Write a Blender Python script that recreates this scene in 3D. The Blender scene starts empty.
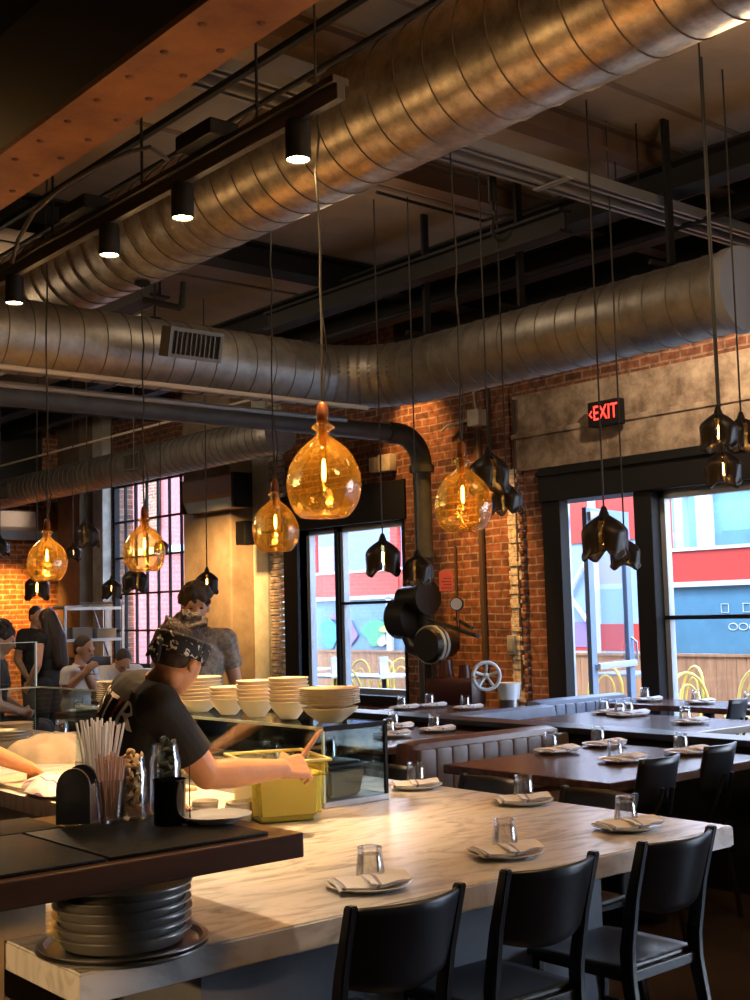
import bpy, bmesh, math, random
from mathutils import Vector, Matrix, Euler, noise
from mathutils.bvhtree import BVHTree
random.seed(11)
S = bpy.context.scene
COL = S.collection
PI = math.pi
R = math.radians

# ------------------------------------------------------------------ camera
FPX, YAW, PIT, ROL = 1225.3, R(50.07), R(5.266), R(-1.465)
CAM = Vector((0, 0, 1.52))
FW = Vector((math.cos(YAW)*math.cos(PIT), math.sin(YAW)*math.cos(PIT), math.sin(PIT)))
_r0 = Vector((math.sin(YAW), -math.cos(YAW), 0)); _u0 = _r0.cross(FW)
RT = _r0*math.cos(ROL)+_u0*math.sin(ROL); UP = -_r0*math.sin(ROL)+_u0*math.cos(ROL)
cd = bpy.data.cameras.new('camera'); cam = bpy.data.objects.new('camera', cd); COL.objects.link(cam)
cd.sensor_fit = 'VERTICAL'; cd.sensor_height = 24; cd.lens = FPX*24/1000; cd.clip_end = 200
M3 = Matrix((RT, UP, -FW)).transposed(); cam.matrix_world = Matrix.Translation(CAM) @ M3.to_4x4()
S.camera = cam
def ray(x, y): return FW+RT*((x-375)/FPX)-UP*((y-500)/FPX)
def az(x, y, z): d = ray(x, y); return CAM+d*((z-CAM.z)/d.z)
def ax(x, y, X): d = ray(x, y); return CAM+d*(X/d.x)
def ay(x, y, Y): d = ray(x, y); return CAM+d*(Y/d.y)
def ad(x, y, D): return CAM+ray(x, y)*D

# ------------------------------------------------------------------ light and exposure
S.view_settings.view_transform = 'Standard'; S.view_settings.look = 'None'
S.view_settings.gamma = 1; S.view_settings.use_curve_mapping = False
S.view_settings.exposure = 1.12
W = bpy.data.worlds.new('world'); S.world = W; W.use_nodes = True
wn = W.node_tree.nodes; wl = W.node_tree.links
bg = wn['Background']; tc = wn.new('ShaderNodeTexCoord'); sx = wn.new('ShaderNodeSeparateXYZ'); rp = wn.new('ShaderNodeValToRGB')
wl.new(tc.outputs['Generated'], sx.inputs[0]); wl.new(sx.outputs['Z'], rp.inputs[0]); wl.new(rp.outputs[0], bg.inputs[0])
rp.color_ramp.elements[0].position = 0.0; rp.color_ramp.elements[0].color = (0.86, 0.93, 1, 1)
rp.color_ramp.elements[1].position = 0.6; rp.color_ramp.elements[1].color = (0.42, 0.62, 1, 1)
bg.inputs[1].default_value = 7.5
def light(kind, name, loc, energy, color, **kw):
    d = bpy.data.lights.new(name, kind); d.energy = energy; d.color = color
    for k, v in kw.items():
        if k != 'aim': setattr(d, k, v)
    o = bpy.data.objects.new(name, d); COL.objects.link(o); o.location = loc
    if 'aim' in kw: o.rotation_euler = (Vector(kw['aim'])-Vector(loc)).to_track_quat('-Z', 'Y').to_euler()
    return o
light('SUN', 'sun', (5, 4, 14), 2.2, (1, 0.94, 0.84), angle=R(0.6), aim=(11.2, 8.0, 0))
def portal(y0, y1, z0, z1):
    o = light('AREA', 'daylight_portal', (8.66, (y0+y1)/2, (z0+z1)/2), 1, (1, 1, 1), shape='RECTANGLE', size=z1-z0, size_y=y1-y0, aim=(0, (y0+y1)/2, (z0+z1)/2))
    o.data.cycles.is_portal = True
portal(-2.6, 7.36, 0.02, 2.5); portal(9.7, 11.55, 0.6, 2.5); portal(14.0, 16.2, 0.85, 3.9)
WARM = (1, 0.52, 0.17)
# wall washers without fixtures, and fill lights added to brighten dim spots
light('SPOT', 'brick_washer', (7.6, 8.55, 4.1), 430, (1, 0.46, 0.12), spot_size=R(40), spot_blend=0.9, shadow_soft_size=0.06, aim=(8.5, 8.45, 1.75))
light('SPOT', 'brick_washer', (7.7, 9.45, 4.2), 90, (1, 0.48, 0.14), spot_size=R(60), spot_blend=0.8, shadow_soft_size=0.06, aim=(8.5, 9.4, 3.2))
light('SPOT', 'brick_washer', (7.4, 16.75, 2.65), 230, (1, 0.42, 0.08), spot_size=R(86), spot_blend=0.9, shadow_soft_size=0.08, aim=(7.6, 17.7, 1.2))
light('SPOT', 'column_washer', (7.1, 11.5, 2.95), 420, (1, 0.52, 0.17), spot_size=R(64), spot_blend=0.9, shadow_soft_size=0.06, aim=(8.3, 13.1, 1.5))
light('POINT', 'roof_bounce_fill', (3.2, 1.2, 3.6), 55, (1, 0.58, 0.24), shadow_soft_size=0.3)  # added fill, stands in for warm light bounced up to roof and girder
light('SPOT', 'band_fill', (7.2, 5.2, 3.98), 95, (1, 0.70, 0.44), spot_size=R(95), spot_blend=0.9, shadow_soft_size=0.08, aim=(8.5, 5.9, 3.1))  # added spot with no fixture, brightens the concrete band
light('POINT', 'roof_bounce_fill', (4.9, 6.3, 4.2), 9, (1, 0.74, 0.48), shadow_soft_size=0.3)
light('POINT', 'roof_bounce_fill', (5.2, 3.0, 3.7), 18, (1, 0.7, 0.42), shadow_soft_size=0.3)
light('SPOT', 'ledge_fill', (0.9, 2.1, 3.9), 150, (1, 0.72, 0.46), spot_size=R(34), spot_blend=0.8, shadow_soft_size=0.06, aim=(1.4, 2.75, 0.95))  # added unseen spot, brightens the things on the bar ledge
light('SPOT', 'ledge_under_fill', (-0.8, 1.55, 1.22), 70, (1, 0.6, 0.26), spot_size=R(13), spot_blend=0.6, shadow_soft_size=0.03, aim=(1.25, 2.72, 0.74))  # added low spot out of view, brightens the counter end below the ledge
light('POINT', 'roof_bounce_fill', (1.9, 7.4, 4.35), 9, WARM, shadow_soft_size=0.2)
light('POINT', 'roof_bounce_fill', (3.6, 11.0, 3.6), 80, (1, 0.74, 0.48), shadow_soft_size=0.3)  # added fill for the dim back of the room

# ------------------------------------------------------------------ materials
MATS = {}
def mat(name, col, rough=0.5, metal=0.0, emit=None, es=1.0, spec=None, noise_amt=0.0, noise_scale=8.0, bump=0.0, bump_scale=40.0, col2=None, stretch=None, coat=0):
    m = bpy.data.materials.new(name); m.use_nodes = True; n = m.node_tree.nodes; l = m.node_tree.links
    b = n['Principled BSDF']; b.inputs['Roughness'].default_value = rough; b.inputs['Metallic'].default_value = metal
    b.inputs['Base Color'].default_value = (*col, 1)
    if spec is not None: b.inputs['Specular IOR Level'].default_value = spec
    if coat: b.inputs['Coat Weight'].default_value = coat; b.inputs['Coat Roughness'].default_value = 0.12
    if emit: b.inputs['Emission Color'].default_value = (*emit, 1); b.inputs['Emission Strength'].default_value = es
    if noise_amt or bump or col2:
        t = n.new('ShaderNodeTexCoord'); mp = n.new('ShaderNodeMapping'); l.new(t.outputs['Object'], mp.inputs[0])
        if stretch: mp.inputs['Scale'].default_value = stretch
        if noise_amt or col2:
            nz = n.new('ShaderNodeTexNoise'); nz.inputs['Scale'].default_value = noise_scale; nz.inputs['Detail'].default_value = 8; nz.inputs['Roughness'].default_value = 0.65
            l.new(mp.outputs[0], nz.inputs[0]); r = n.new('ShaderNodeValToRGB')
            c2 = col2 or tuple(max(0, c*(1-noise_amt)) for c in col)
            r.color_ramp.elements[0].position = 0.36; r.color_ramp.elements[1].position = 0.66
            r.color_ramp.elements[0].color = (*c2, 1); r.color_ramp.elements[1].color = (*col, 1)
            l.new(nz.outputs[0], r.inputs[0]); l.new(r.outputs[0], b.inputs['Base Color'])
        if bump:
            nb = n.new('ShaderNodeTexNoise'); nb.inputs['Scale'].default_value = bump_scale; nb.inputs['Detail'].default_value = 6
            l.new(mp.outputs[0], nb.inputs[0]); bp = n.new('ShaderNodeBump'); bp.inputs['Strength'].default_value = bump; bp.inputs['Distance'].default_value = 0.01
            l.new(nb.outputs[0], bp.inputs['Height']); l.new(bp.outputs[0], b.inputs['Normal'])
    MATS[name] = m; return m
def brick(name, c1, c2, mortar, axis='y', rowh=0.075, w=0.215, msize=0.012, bump=0.6):
    m = mat(name, c1, 0.9); n = m.node_tree.nodes; l = m.node_tree.links; b = n['Principled BSDF']
    t = n.new('ShaderNodeTexCoord'); s = n.new('ShaderNodeSeparateXYZ'); c = n.new('ShaderNodeCombineXYZ')
    l.new(t.outputs['Object'], s.inputs[0]); l.new(s.outputs['Y' if axis == 'y' else 'X'], c.inputs[0]); l.new(s.outputs['Z'], c.inputs[1])
    nz = n.new('ShaderNodeTexNoise'); nz.inputs['Scale'].default_value = 3; nz.inputs['Detail'].default_value = 6
    ad_ = n.new('ShaderNodeVectorMath'); ad_.operation = 'MULTIPLY_ADD'; l.new(nz.outputs['Color'], ad_.inputs[0]); ad_.inputs[1].default_value = (0.034, 0.030, 0); l.new(c.outputs[0], ad_.inputs[2])
    l.new(t.outputs['Object'], nz.inputs[0])
    k = n.new('ShaderNodeTexBrick'); l.new(ad_.outputs[0], k.inputs['Vector'])
    k.inputs['Color1'].default_value = (*c1, 1); k.inputs['Color2'].default_value = (*c2, 1); k.inputs['Mortar'].default_value = (*mortar, 1)
    k.inputs['Scale'].default_value = 1; k.inputs['Brick Width'].default_value = w; k.inputs['Row Height'].default_value = rowh
    k.inputs['Mortar Size'].default_value = msize; k.inputs['Mortar Smooth'].default_value = 0.3; k.inputs['Bias'].default_value = -0.2
    n2 = n.new('ShaderNodeTexNoise'); n2.inputs['Scale'].default_value = 14; n2.inputs['Detail'].default_value = 8; l.new(t.outputs['Object'], n2.inputs[0])
    r2 = n.new('ShaderNodeValToRGB'); r2.color_ramp.elements[0].position = 0.3; r2.color_ramp.elements[0].color = (0.22, 0.18, 0.16, 1); r2.color_ramp.elements[1].position = 0.6; r2.color_ramp.elements[1].color = (1, 1, 1, 1)
    l.new(n2.outputs[0], r2.inputs[0])
    mx = n.new('ShaderNodeMix'); mx.data_type = 'RGBA'; mx.blend_type = 'MULTIPLY'; mx.inputs[0].default_value = 0.8
    l.new(k.outputs[0], mx.inputs[6]); l.new(r2.outputs[0], mx.inputs[7]); l.new(mx.outputs[2], b.inputs['Base Color'])
    inv = n.new('ShaderNodeMath'); inv.operation = 'SUBTRACT'; inv.inputs[0].default_value = 1; l.new(k.outputs['Fac'], inv.inputs[1])
    sm = n.new('ShaderNodeMath'); sm.operation = 'MULTIPLY_ADD'; l.new(n2.outputs[0], sm.inputs[0]); sm.inputs[1].default_value = 0.5; l.new(inv.outputs[0], sm.inputs[2])
    bp = n.new('ShaderNodeBump'); bp.inputs['Strength'].default_value = bump; bp.inputs['Distance'].default_value = 0.02; l.new(sm.outputs[0], bp.inputs['Height']); l.new(bp.outputs[0], b.inputs['Normal'])
    return m
def thin_glass(name, tint, edge=None, rough=0.0, gloss=1.0, blend=0.25, bump=0.0, fmin=0.05):
    m = bpy.data.materials.new(name); m.use_nodes = True; n = m.node_tree.nodes; l = m.node_tree.links; n.clear()
    o = n.new('ShaderNodeOutputMaterial'); mx = n.new('ShaderNodeMixShader'); tr = n.new('ShaderNodeBsdfTransparent'); gl = n.new('ShaderNodeBsdfGlossy')
    lw = n.new('ShaderNodeLayerWeight'); lw.inputs[0].default_value = blend
    r = n.new('ShaderNodeValToRGB'); r.color_ramp.elements[0].color = (*tint, 1); r.color_ramp.elements[1].color = (*(edge or tint), 1)
    r.color_ramp.elements[0].position = 0.1; r.color_ramp.elements[1].position = 0.95
    l.new(lw.outputs['Facing'], r.inputs[0]); l.new(r.outputs[0], tr.inputs[0]); gl.inputs['Roughness'].default_value = rough
    mp = n.new('ShaderNodeMapRange'); mp.inputs[3].default_value = fmin; mp.inputs[4].default_value = gloss; l.new(lw.outputs['Fresnel'], mp.inputs[0])
    l.new(mp.outputs[0], mx.inputs[0]); l.new(tr.outputs[0], mx.inputs[1]); l.new(gl.outputs[0], mx.inputs[2]); l.new(mx.outputs[0], o.inputs[0])
    if bump:
        t = n.new('ShaderNodeTexCoord'); nz = n.new('ShaderNodeTexNoise'); nz.inputs['Scale'].default_value = 26; nz.inputs['Detail'].default_value = 3; l.new(t.outputs['Object'], nz.inputs[0])
        bp = n.new('ShaderNodeBump'); bp.inputs['Strength'].default_value = bump; bp.inputs['Distance'].default_value = 0.02; l.new(nz.outputs[0], bp.inputs['Height'])
        l.new(bp.outputs[0], gl.inputs['Normal']); l.new(bp.outputs[0], lw.inputs['Normal'])
    MATS[name] = m; return m
def wood(name, c1, c2, rough=0.35, axis=0, plank=0.0, scale=7):
    m = mat(name, c1, rough); n = m.node_tree.nodes; l = m.node_tree.links; b = n['Principled BSDF']
    t = n.new('ShaderNodeTexCoord'); mp = n.new('ShaderNodeMapping'); l.new(t.outputs['Object'], mp.inputs[0])
    sc = [scale, scale, scale]; sc[axis] = scale*0.08; mp.inputs['Scale'].default_value = sc
    nz = n.new('ShaderNodeTexNoise'); nz.inputs['Scale'].default_value = 3; nz.inputs['Detail'].default_value = 9; nz.inputs['Distortion'].default_value = 0.6; l.new(mp.outputs[0], nz.inputs[0])
    r = n.new('ShaderNodeValToRGB'); r.color_ramp.elements[0].position = 0.33; r.color_ramp.elements[1].position = 0.68
    r.color_ramp.elements[0].color = (*c2, 1); r.color_ramp.elements[1].color = (*c1, 1); l.new(nz.outputs[0], r.inputs[0]); l.new(r.outputs[0], b.inputs['Base Color'])
    return m
BRICK = brick('red_brick', (0.24, 0.085, 0.042), (0.085, 0.033, 0.021), (0.28, 0.21, 0.15), msize=0.009)
BRICKX = brick('red_brick_far', (0.5, 0.17, 0.06), (0.36, 0.11, 0.04), (0.55, 0.4, 0.26), axis='x')
WHITEBRICK = brick('white_painted_brick', (0.62, 0.55, 0.47), (0.5, 0.42, 0.34), (0.42, 0.33, 0.27))
CONC = mat('weathered_concrete', (0.44, 0.35, 0.26), 0.9, noise_scale=5, col2=(0.16, 0.115, 0.08), bump=0.9, bump_scale=18)
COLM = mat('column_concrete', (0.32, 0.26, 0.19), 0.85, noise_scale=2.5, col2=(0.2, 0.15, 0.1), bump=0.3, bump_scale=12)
CREAM = mat('cream_plaster', (0.62, 0.57, 0.48), 0.85, noise_amt=0.4, noise_scale=4)
CEIL = mat('brown_ceiling_board', (0.30, 0.215, 0.14), 0.9, noise_scale=1.4, col2=(0.21, 0.15, 0.1))
FLOOR = mat('polished_concrete', (0.075, 0.052, 0.04), 0.22, noise_scale=2.2, col2=(0.03, 0.022, 0.018), bump=0.05, bump_scale=6)
BLACK = mat('black_steel', (0.012, 0.012, 0.013), 0.6, 0.0, spec=0.15)
BLACKG = mat('black_lacquer', (0.010, 0.011, 0.014), 0.33, 0.0, spec=0.5, bump=0.02, bump_scale=60)
DARKW = mat('dark_wall', (0.03, 0.027, 0.025), 0.9)
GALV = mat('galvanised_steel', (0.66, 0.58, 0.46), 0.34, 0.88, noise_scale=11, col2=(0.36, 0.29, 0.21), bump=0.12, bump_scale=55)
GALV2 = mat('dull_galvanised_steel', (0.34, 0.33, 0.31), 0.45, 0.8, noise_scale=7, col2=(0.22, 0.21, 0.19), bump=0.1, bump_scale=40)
SEAM = mat('duct_seam', (0.08, 0.06, 0.045), 0.55, 0.6)
RUST = mat('rusty_steel', (0.36, 0.135, 0.035), 0.75, 0.1, noise_scale=2.5, col2=(0.2, 0.07, 0.02), bump=0.3, bump_scale=35)
RIVET = mat('rivet_steel', (0.14, 0.045, 0.018), 0.7)
PIPEG = mat('green_pipe', (0.055, 0.06, 0.045), 0.5, noise_amt=0.4)
PIPEB = mat('grey_pipe', (0.10, 0.105, 0.10), 0.5, noise_amt=0.3)
TRACK = mat('track_steel', (0.22, 0.22, 0.215), 0.45, 0.35)
WFRAME = mat('window_aluminium', (0.330, 0.360, 0.384), 0.4, 0.3)
DOORF = mat('pale_blue_door', (0.144, 0.200, 0.288), 0.4, 0.2)
PANE = thin_glass('window_glass', (0.97, 0.98, 1.0), gloss=0.3, fmin=0.008)
GLASS = thin_glass('clear_glass', (0.98, 0.985, 0.985), (0.84, 0.86, 0.87), gloss=0.6, blend=0.45, fmin=0.06)
SCREEN = thin_glass('screen_glass', (0.86, 0.92, 0.91), (0.7, 0.82, 0.79), gloss=0.45, blend=0.3, fmin=0.05)
GEDGE = mat('glass_edge', (0.55, 0.72, 0.68), 0.15, spec=0.8)
AMBER = thin_glass('amber_glass', (1.0, 0.86, 0.45), (0.90, 0.60, 0.14), gloss=0.75, blend=0.36, bump=0.16, fmin=0.03)
def amber_body():
    n = AMBER.node_tree.nodes; l = AMBER.node_tree.links; out = next(x for x in n if x.type == 'OUTPUT_MATERIAL'); src = out.inputs[0].links[0].from_socket
    tl = n.new('ShaderNodeBsdfTranslucent'); tl.inputs[0].default_value = (1.0, 0.60, 0.12, 1); mx = n.new('ShaderNodeMixShader'); mx.inputs[0].default_value = 0.055
    l.new(src, mx.inputs[1]); l.new(tl.outputs[0], mx.inputs[2]); l.new(mx.outputs[0], out.inputs[0])
amber_body()
FILA = mat('filament', (1, 0.8, 0.5), emit=(1, 0.62, 0.2), es=22)
BULBG = thin_glass('bulb_glass', (1, 0.82, 0.45), (0.9, 0.5, 0.12), gloss=0.6, blend=0.4)
BRASS = mat('aged_brass', (0.17, 0.055, 0.018), 0.45, 0.7)
CORD = mat('black_cord', (0.012, 0.011, 0.010), 0.6)
TWIST = mat('grey_twisted_cord', (0.022, 0.018, 0.015), 0.7)
PORC = mat('white_porcelain', (0.70, 0.68, 0.64), 0.22, spec=0.5)
PORCW = mat('cream_porcelain', (0.78, 0.66, 0.48), 0.3, spec=0.5)
STEEL = mat('brushed_steel', (0.42, 0.42, 0.42), 0.3, 0.95)
DSTEEL = mat('dark_pan_steel', (0.36, 0.35, 0.33), 0.3, 0.75)
SEAM2 = mat('grey_duct_seam', (0.15, 0.14, 0.13), 0.55, 0.6)
RUBBER = mat('rubber_mat', (0.004, 0.004, 0.004), 0.45, spec=0.12)
LEATHER = mat('brown_leather', (0.13, 0.055, 0.035), 0.38, noise_amt=0.35, noise_scale=12, bump=0.15, bump_scale=30)
GREYUP = mat('grey_vinyl', (0.19, 0.165, 0.16), 0.45, noise_amt=0.25, noise_scale=9, bump=0.2, bump_scale=14)
BLUEUP = mat('slate_vinyl', (0.16, 0.19, 0.27), 0.5, noise_amt=0.25)
TABLEW = wood('table_wood', (0.13, 0.066, 0.040), (0.06, 0.028, 0.018), 0.25, axis=0)
TABLER = wood('reddish_table_wood', (0.26, 0.11, 0.055), (0.15, 0.06, 0.03), 0.35, axis=0)
BARW = wood('bar_wood', (0.075, 0.03, 0.014), (0.03, 0.013, 0.007), 0.3, axis=0)
FENCEW = wood('fence_wood', (0.365, 0.174, 0.074), (0.235, 0.104, 0.043), 0.6, axis=2)
YELLOW = mat('yellow_chair_paint', (0.560, 0.410, 0.066), 0.35)
REDP = mat('red_paint', (0.403, 0.027, 0.014), 0.55)
REDWALL = mat('pink_red_render', (0.295, 0.079, 0.079), 0.8, noise_amt=0.15)
BLUEP = mat('sky_blue_panel', (0.115, 0.232, 0.335), 0.6, noise_amt=0.2, noise_scale=2)
BLUED = mat('teal_blue_panel', (0.064, 0.176, 0.245), 0.5, noise_amt=0.2, noise_scale=2)
LILAC = mat('lilac_panel', (0.210, 0.134, 0.277), 0.6)
WHITEP = mat('white_paint', (0.483, 0.495, 0.495), 0.5)
TANP = mat('tan_soffit', (0.229, 0.149, 0.081), 0.7)
GREYB = mat('pale_grey_render', (0.252, 0.277, 0.302), 0.8, noise_amt=0.15)
PATIO = mat('patio_paving', (0.198, 0.181, 0.163), 0.8, noise_amt=0.2)
SKIN = mat('skin', (0.66, 0.31, 0.15), 0.5, noise_amt=0.12, noise_scale=20)
SKIN2 = mat('olive_skin', (0.40, 0.22, 0.14), 0.5)
HAIR = mat('dark_hair', (0.022, 0.014, 0.010), 0.5, bump=0.9, bump_scale=120, noise_amt=0.4, noise_scale=60)
HAIRB = mat('brown_hair', (0.05, 0.024, 0.011), 0.7, bump=0.5, bump_scale=130, noise_amt=0.5, noise_scale=70)
SHIRTB = mat('black_tshirt', (0.010, 0.009, 0.008), 0.8, bump=0.25, bump_scale=14)
SHIRTW = mat('white_shirt', (0.62, 0.60, 0.60), 0.8, bump=0.3, bump_scale=12, noise_amt=0.12)
SHIRTG = mat('patterned_shirt', (0.30, 0.27, 0.24), 0.8, noise_scale=30, col2=(0.09, 0.09, 0.1))
TROUS = mat('dark_trousers', (0.02, 0.02, 0.025), 0.85)
APRON = mat('black_apron', (0.015, 0.015, 0.017), 0.8)
CREAMC = mat('cream_cloth', (0.66, 0.55, 0.42), 0.9, noise_amt=0.12, bump=0.3, bump_scale=20)
EYE = mat('dark_eye', (0.02, 0.015, 0.012), 0.3)
WHITEM = mat('white_letter', (0.72, 0.66, 0.58), 0.8)
REDL = mat('dull_red_letter', (0.20, 0.035, 0.02), 0.8)
MATS['n'] = None
# marble with diagonal grey-brown veins
def marble():
    m = mat('veined_marble', (0.7, 0.66, 0.6), 0.27, spec=0.5); n = m.node_tree.nodes; l = m.node_tree.links; b = n['Principled BSDF']
    t = n.new('ShaderNodeTexCoord'); mp = n.new('ShaderNodeMapping'); mp.inputs['Rotation'].default_value = (0, 0, R(-24)); mp.inputs['Scale'].default_value = (1.0, 3.6, 2.0)
    l.new(t.outputs['Object'], mp.inputs[0])
    nz = n.new('ShaderNodeTexNoise'); nz.inputs['Scale'].default_value = 2.8; nz.inputs['Detail'].default_value = 11; nz.inputs['Distortion'].default_value = 1.9; nz.inputs['Roughness'].default_value = 0.62
    l.new(mp.outputs[0], nz.inputs[0]); r = n.new('ShaderNodeValToRGB'); l.new(nz.outputs[0], r.inputs[0]); e = r.color_ramp.elements
    e[0].position = 0.30; e[0].color = (0.42, 0.40, 0.39, 1); e[1].position = 0.58; e[1].color = (0.78, 0.77, 0.75, 1)
    x = e.new(0.42); x.color = (0.60, 0.58, 0.56, 1); x = e.new(0.5); x.color = (0.73, 0.72, 0.69, 1)
    l.new(r.outputs[0], b.inputs['Base Color']); return m
MARBLE = marble()
def stripes(name, base, line, scale, rough=0.9, axis=0):
    m = mat(name, base, rough); n = m.node_tree.nodes; l = m.node_tree.links; b = n['Principled BSDF']
    t = n.new('ShaderNodeTexCoord'); s = n.new('ShaderNodeSeparateXYZ'); l.new(t.outputs['Object'], s.inputs[0])
    mu = n.new('ShaderNodeMath'); mu.operation = 'MULTIPLY'; mu.inputs[1].default_value = scale; l.new(s.outputs[axis], mu.inputs[0])
    fr = n.new('ShaderNodeMath'); fr.operation = 'FRACT'; l.new(mu.outputs[0], fr.inputs[0])
    r = n.new('ShaderNodeValToRGB'); r.color_ramp.interpolation = 'CONSTANT'; e = r.color_ramp.elements
    e[0].position = 0; e[0].color = (*line, 1); e[1].position = 0.10; e[1].color = (*base, 1)
    l.new(fr.outputs[0], r.inputs[0]); l.new(r.outputs[0], b.inputs['Base Color']); return m
LINEN = stripes('striped_linen', (0.88, 0.87, 0.88), (0.38, 0.35, 0.40), 11)
TOWEL = stripes('striped_towel', (0.62, 0.58, 0.60), (0.22, 0.10, 0.20), 14)
def bandana_mat():
    m = mat('bandana', (0.012, 0.012, 0.012), 0.8); n = m.node_tree.nodes; l = m.node_tree.links; b = n['Principled BSDF']
    t = n.new('ShaderNodeTexCoord'); nz = n.new('ShaderNodeTexNoise'); nz.inputs['Scale'].default_value = 34; nz.inputs['Detail'].default_value = 1; nz.inputs['Distortion'].default_value = 1.5; l.new(t.outputs['Object'], nz.inputs[0])
    r = n.new('ShaderNodeValToRGB'); e = r.color_ramp.elements; e[0].position = 0.60; e[0].color = (0.012, 0.012, 0.012, 1); e[1].position = 0.64; e[1].color = (0.7, 0.64, 0.55, 1)
    l.new(nz.outputs[0], r.inputs[0]); l.new(r.outputs[0], b.inputs['Base Color']); return m
BANDANA = bandana_mat()
def mat_rubber():
    n = RUBBER.node_tree.nodes; l = RUBBER.node_tree.links; b = n['Principled BSDF']
    t = n.new('ShaderNodeTexCoord'); mp = n.new('ShaderNodeMapping'); mp.inputs['Rotation'].default_value = (0, 0, R(45)); l.new(t.outputs['Object'], mp.inputs[0])
    k = n.new('ShaderNodeTexBrick'); k.offset = 0; k.inputs['Scale'].default_value = 1; k.inputs['Brick Width'].default_value = 0.014; k.inputs['Row Height'].default_value = 0.014; k.inputs['Mortar Size'].default_value = 0.003; l.new(mp.outputs[0], k.inputs['Vector'])
    bp = n.new('ShaderNodeBump'); bp.inputs['Strength'].default_value = 1; bp.inputs['Distance'].default_value = 0.006; l.new(k.outputs['Fac'], bp.inputs['Height']); l.new(bp.outputs[0], b.inputs['Normal'])
mat_rubber()
LIQUID = mat('yellow_liquid_tub', (0.90, 0.84, 0.28), 0.25)
TUBP = thin_glass('clear_tub_plastic', (0.93, 0.90, 0.62), (0.75, 0.7, 0.35), rough=0.1, gloss=0.6)
WATER = mat('pickle_brine', (0.62, 0.55, 0.13), 0.15)
EXITR = mat('exit_red', (1, 0.02, 0.01), emit=(1, 0.03, 0.02), es=2.2)
SPOTE = mat('lamp_lens', (1, 0.9, 0.7), emit=(1, 0.78, 0.42), es=14)
STRAW = thin_glass('frosted_straw', (0.90, 0.86, 0.82), (0.6, 0.55, 0.5), rough=0.3, gloss=0.5, blend=0.4, fmin=0.12)
STRAWM = mat('white_straw', (0.72, 0.66, 0.62), 0.4)
STRAWP = mat('pinkish_straw', (0.50, 0.30, 0.24), 0.4)
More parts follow.
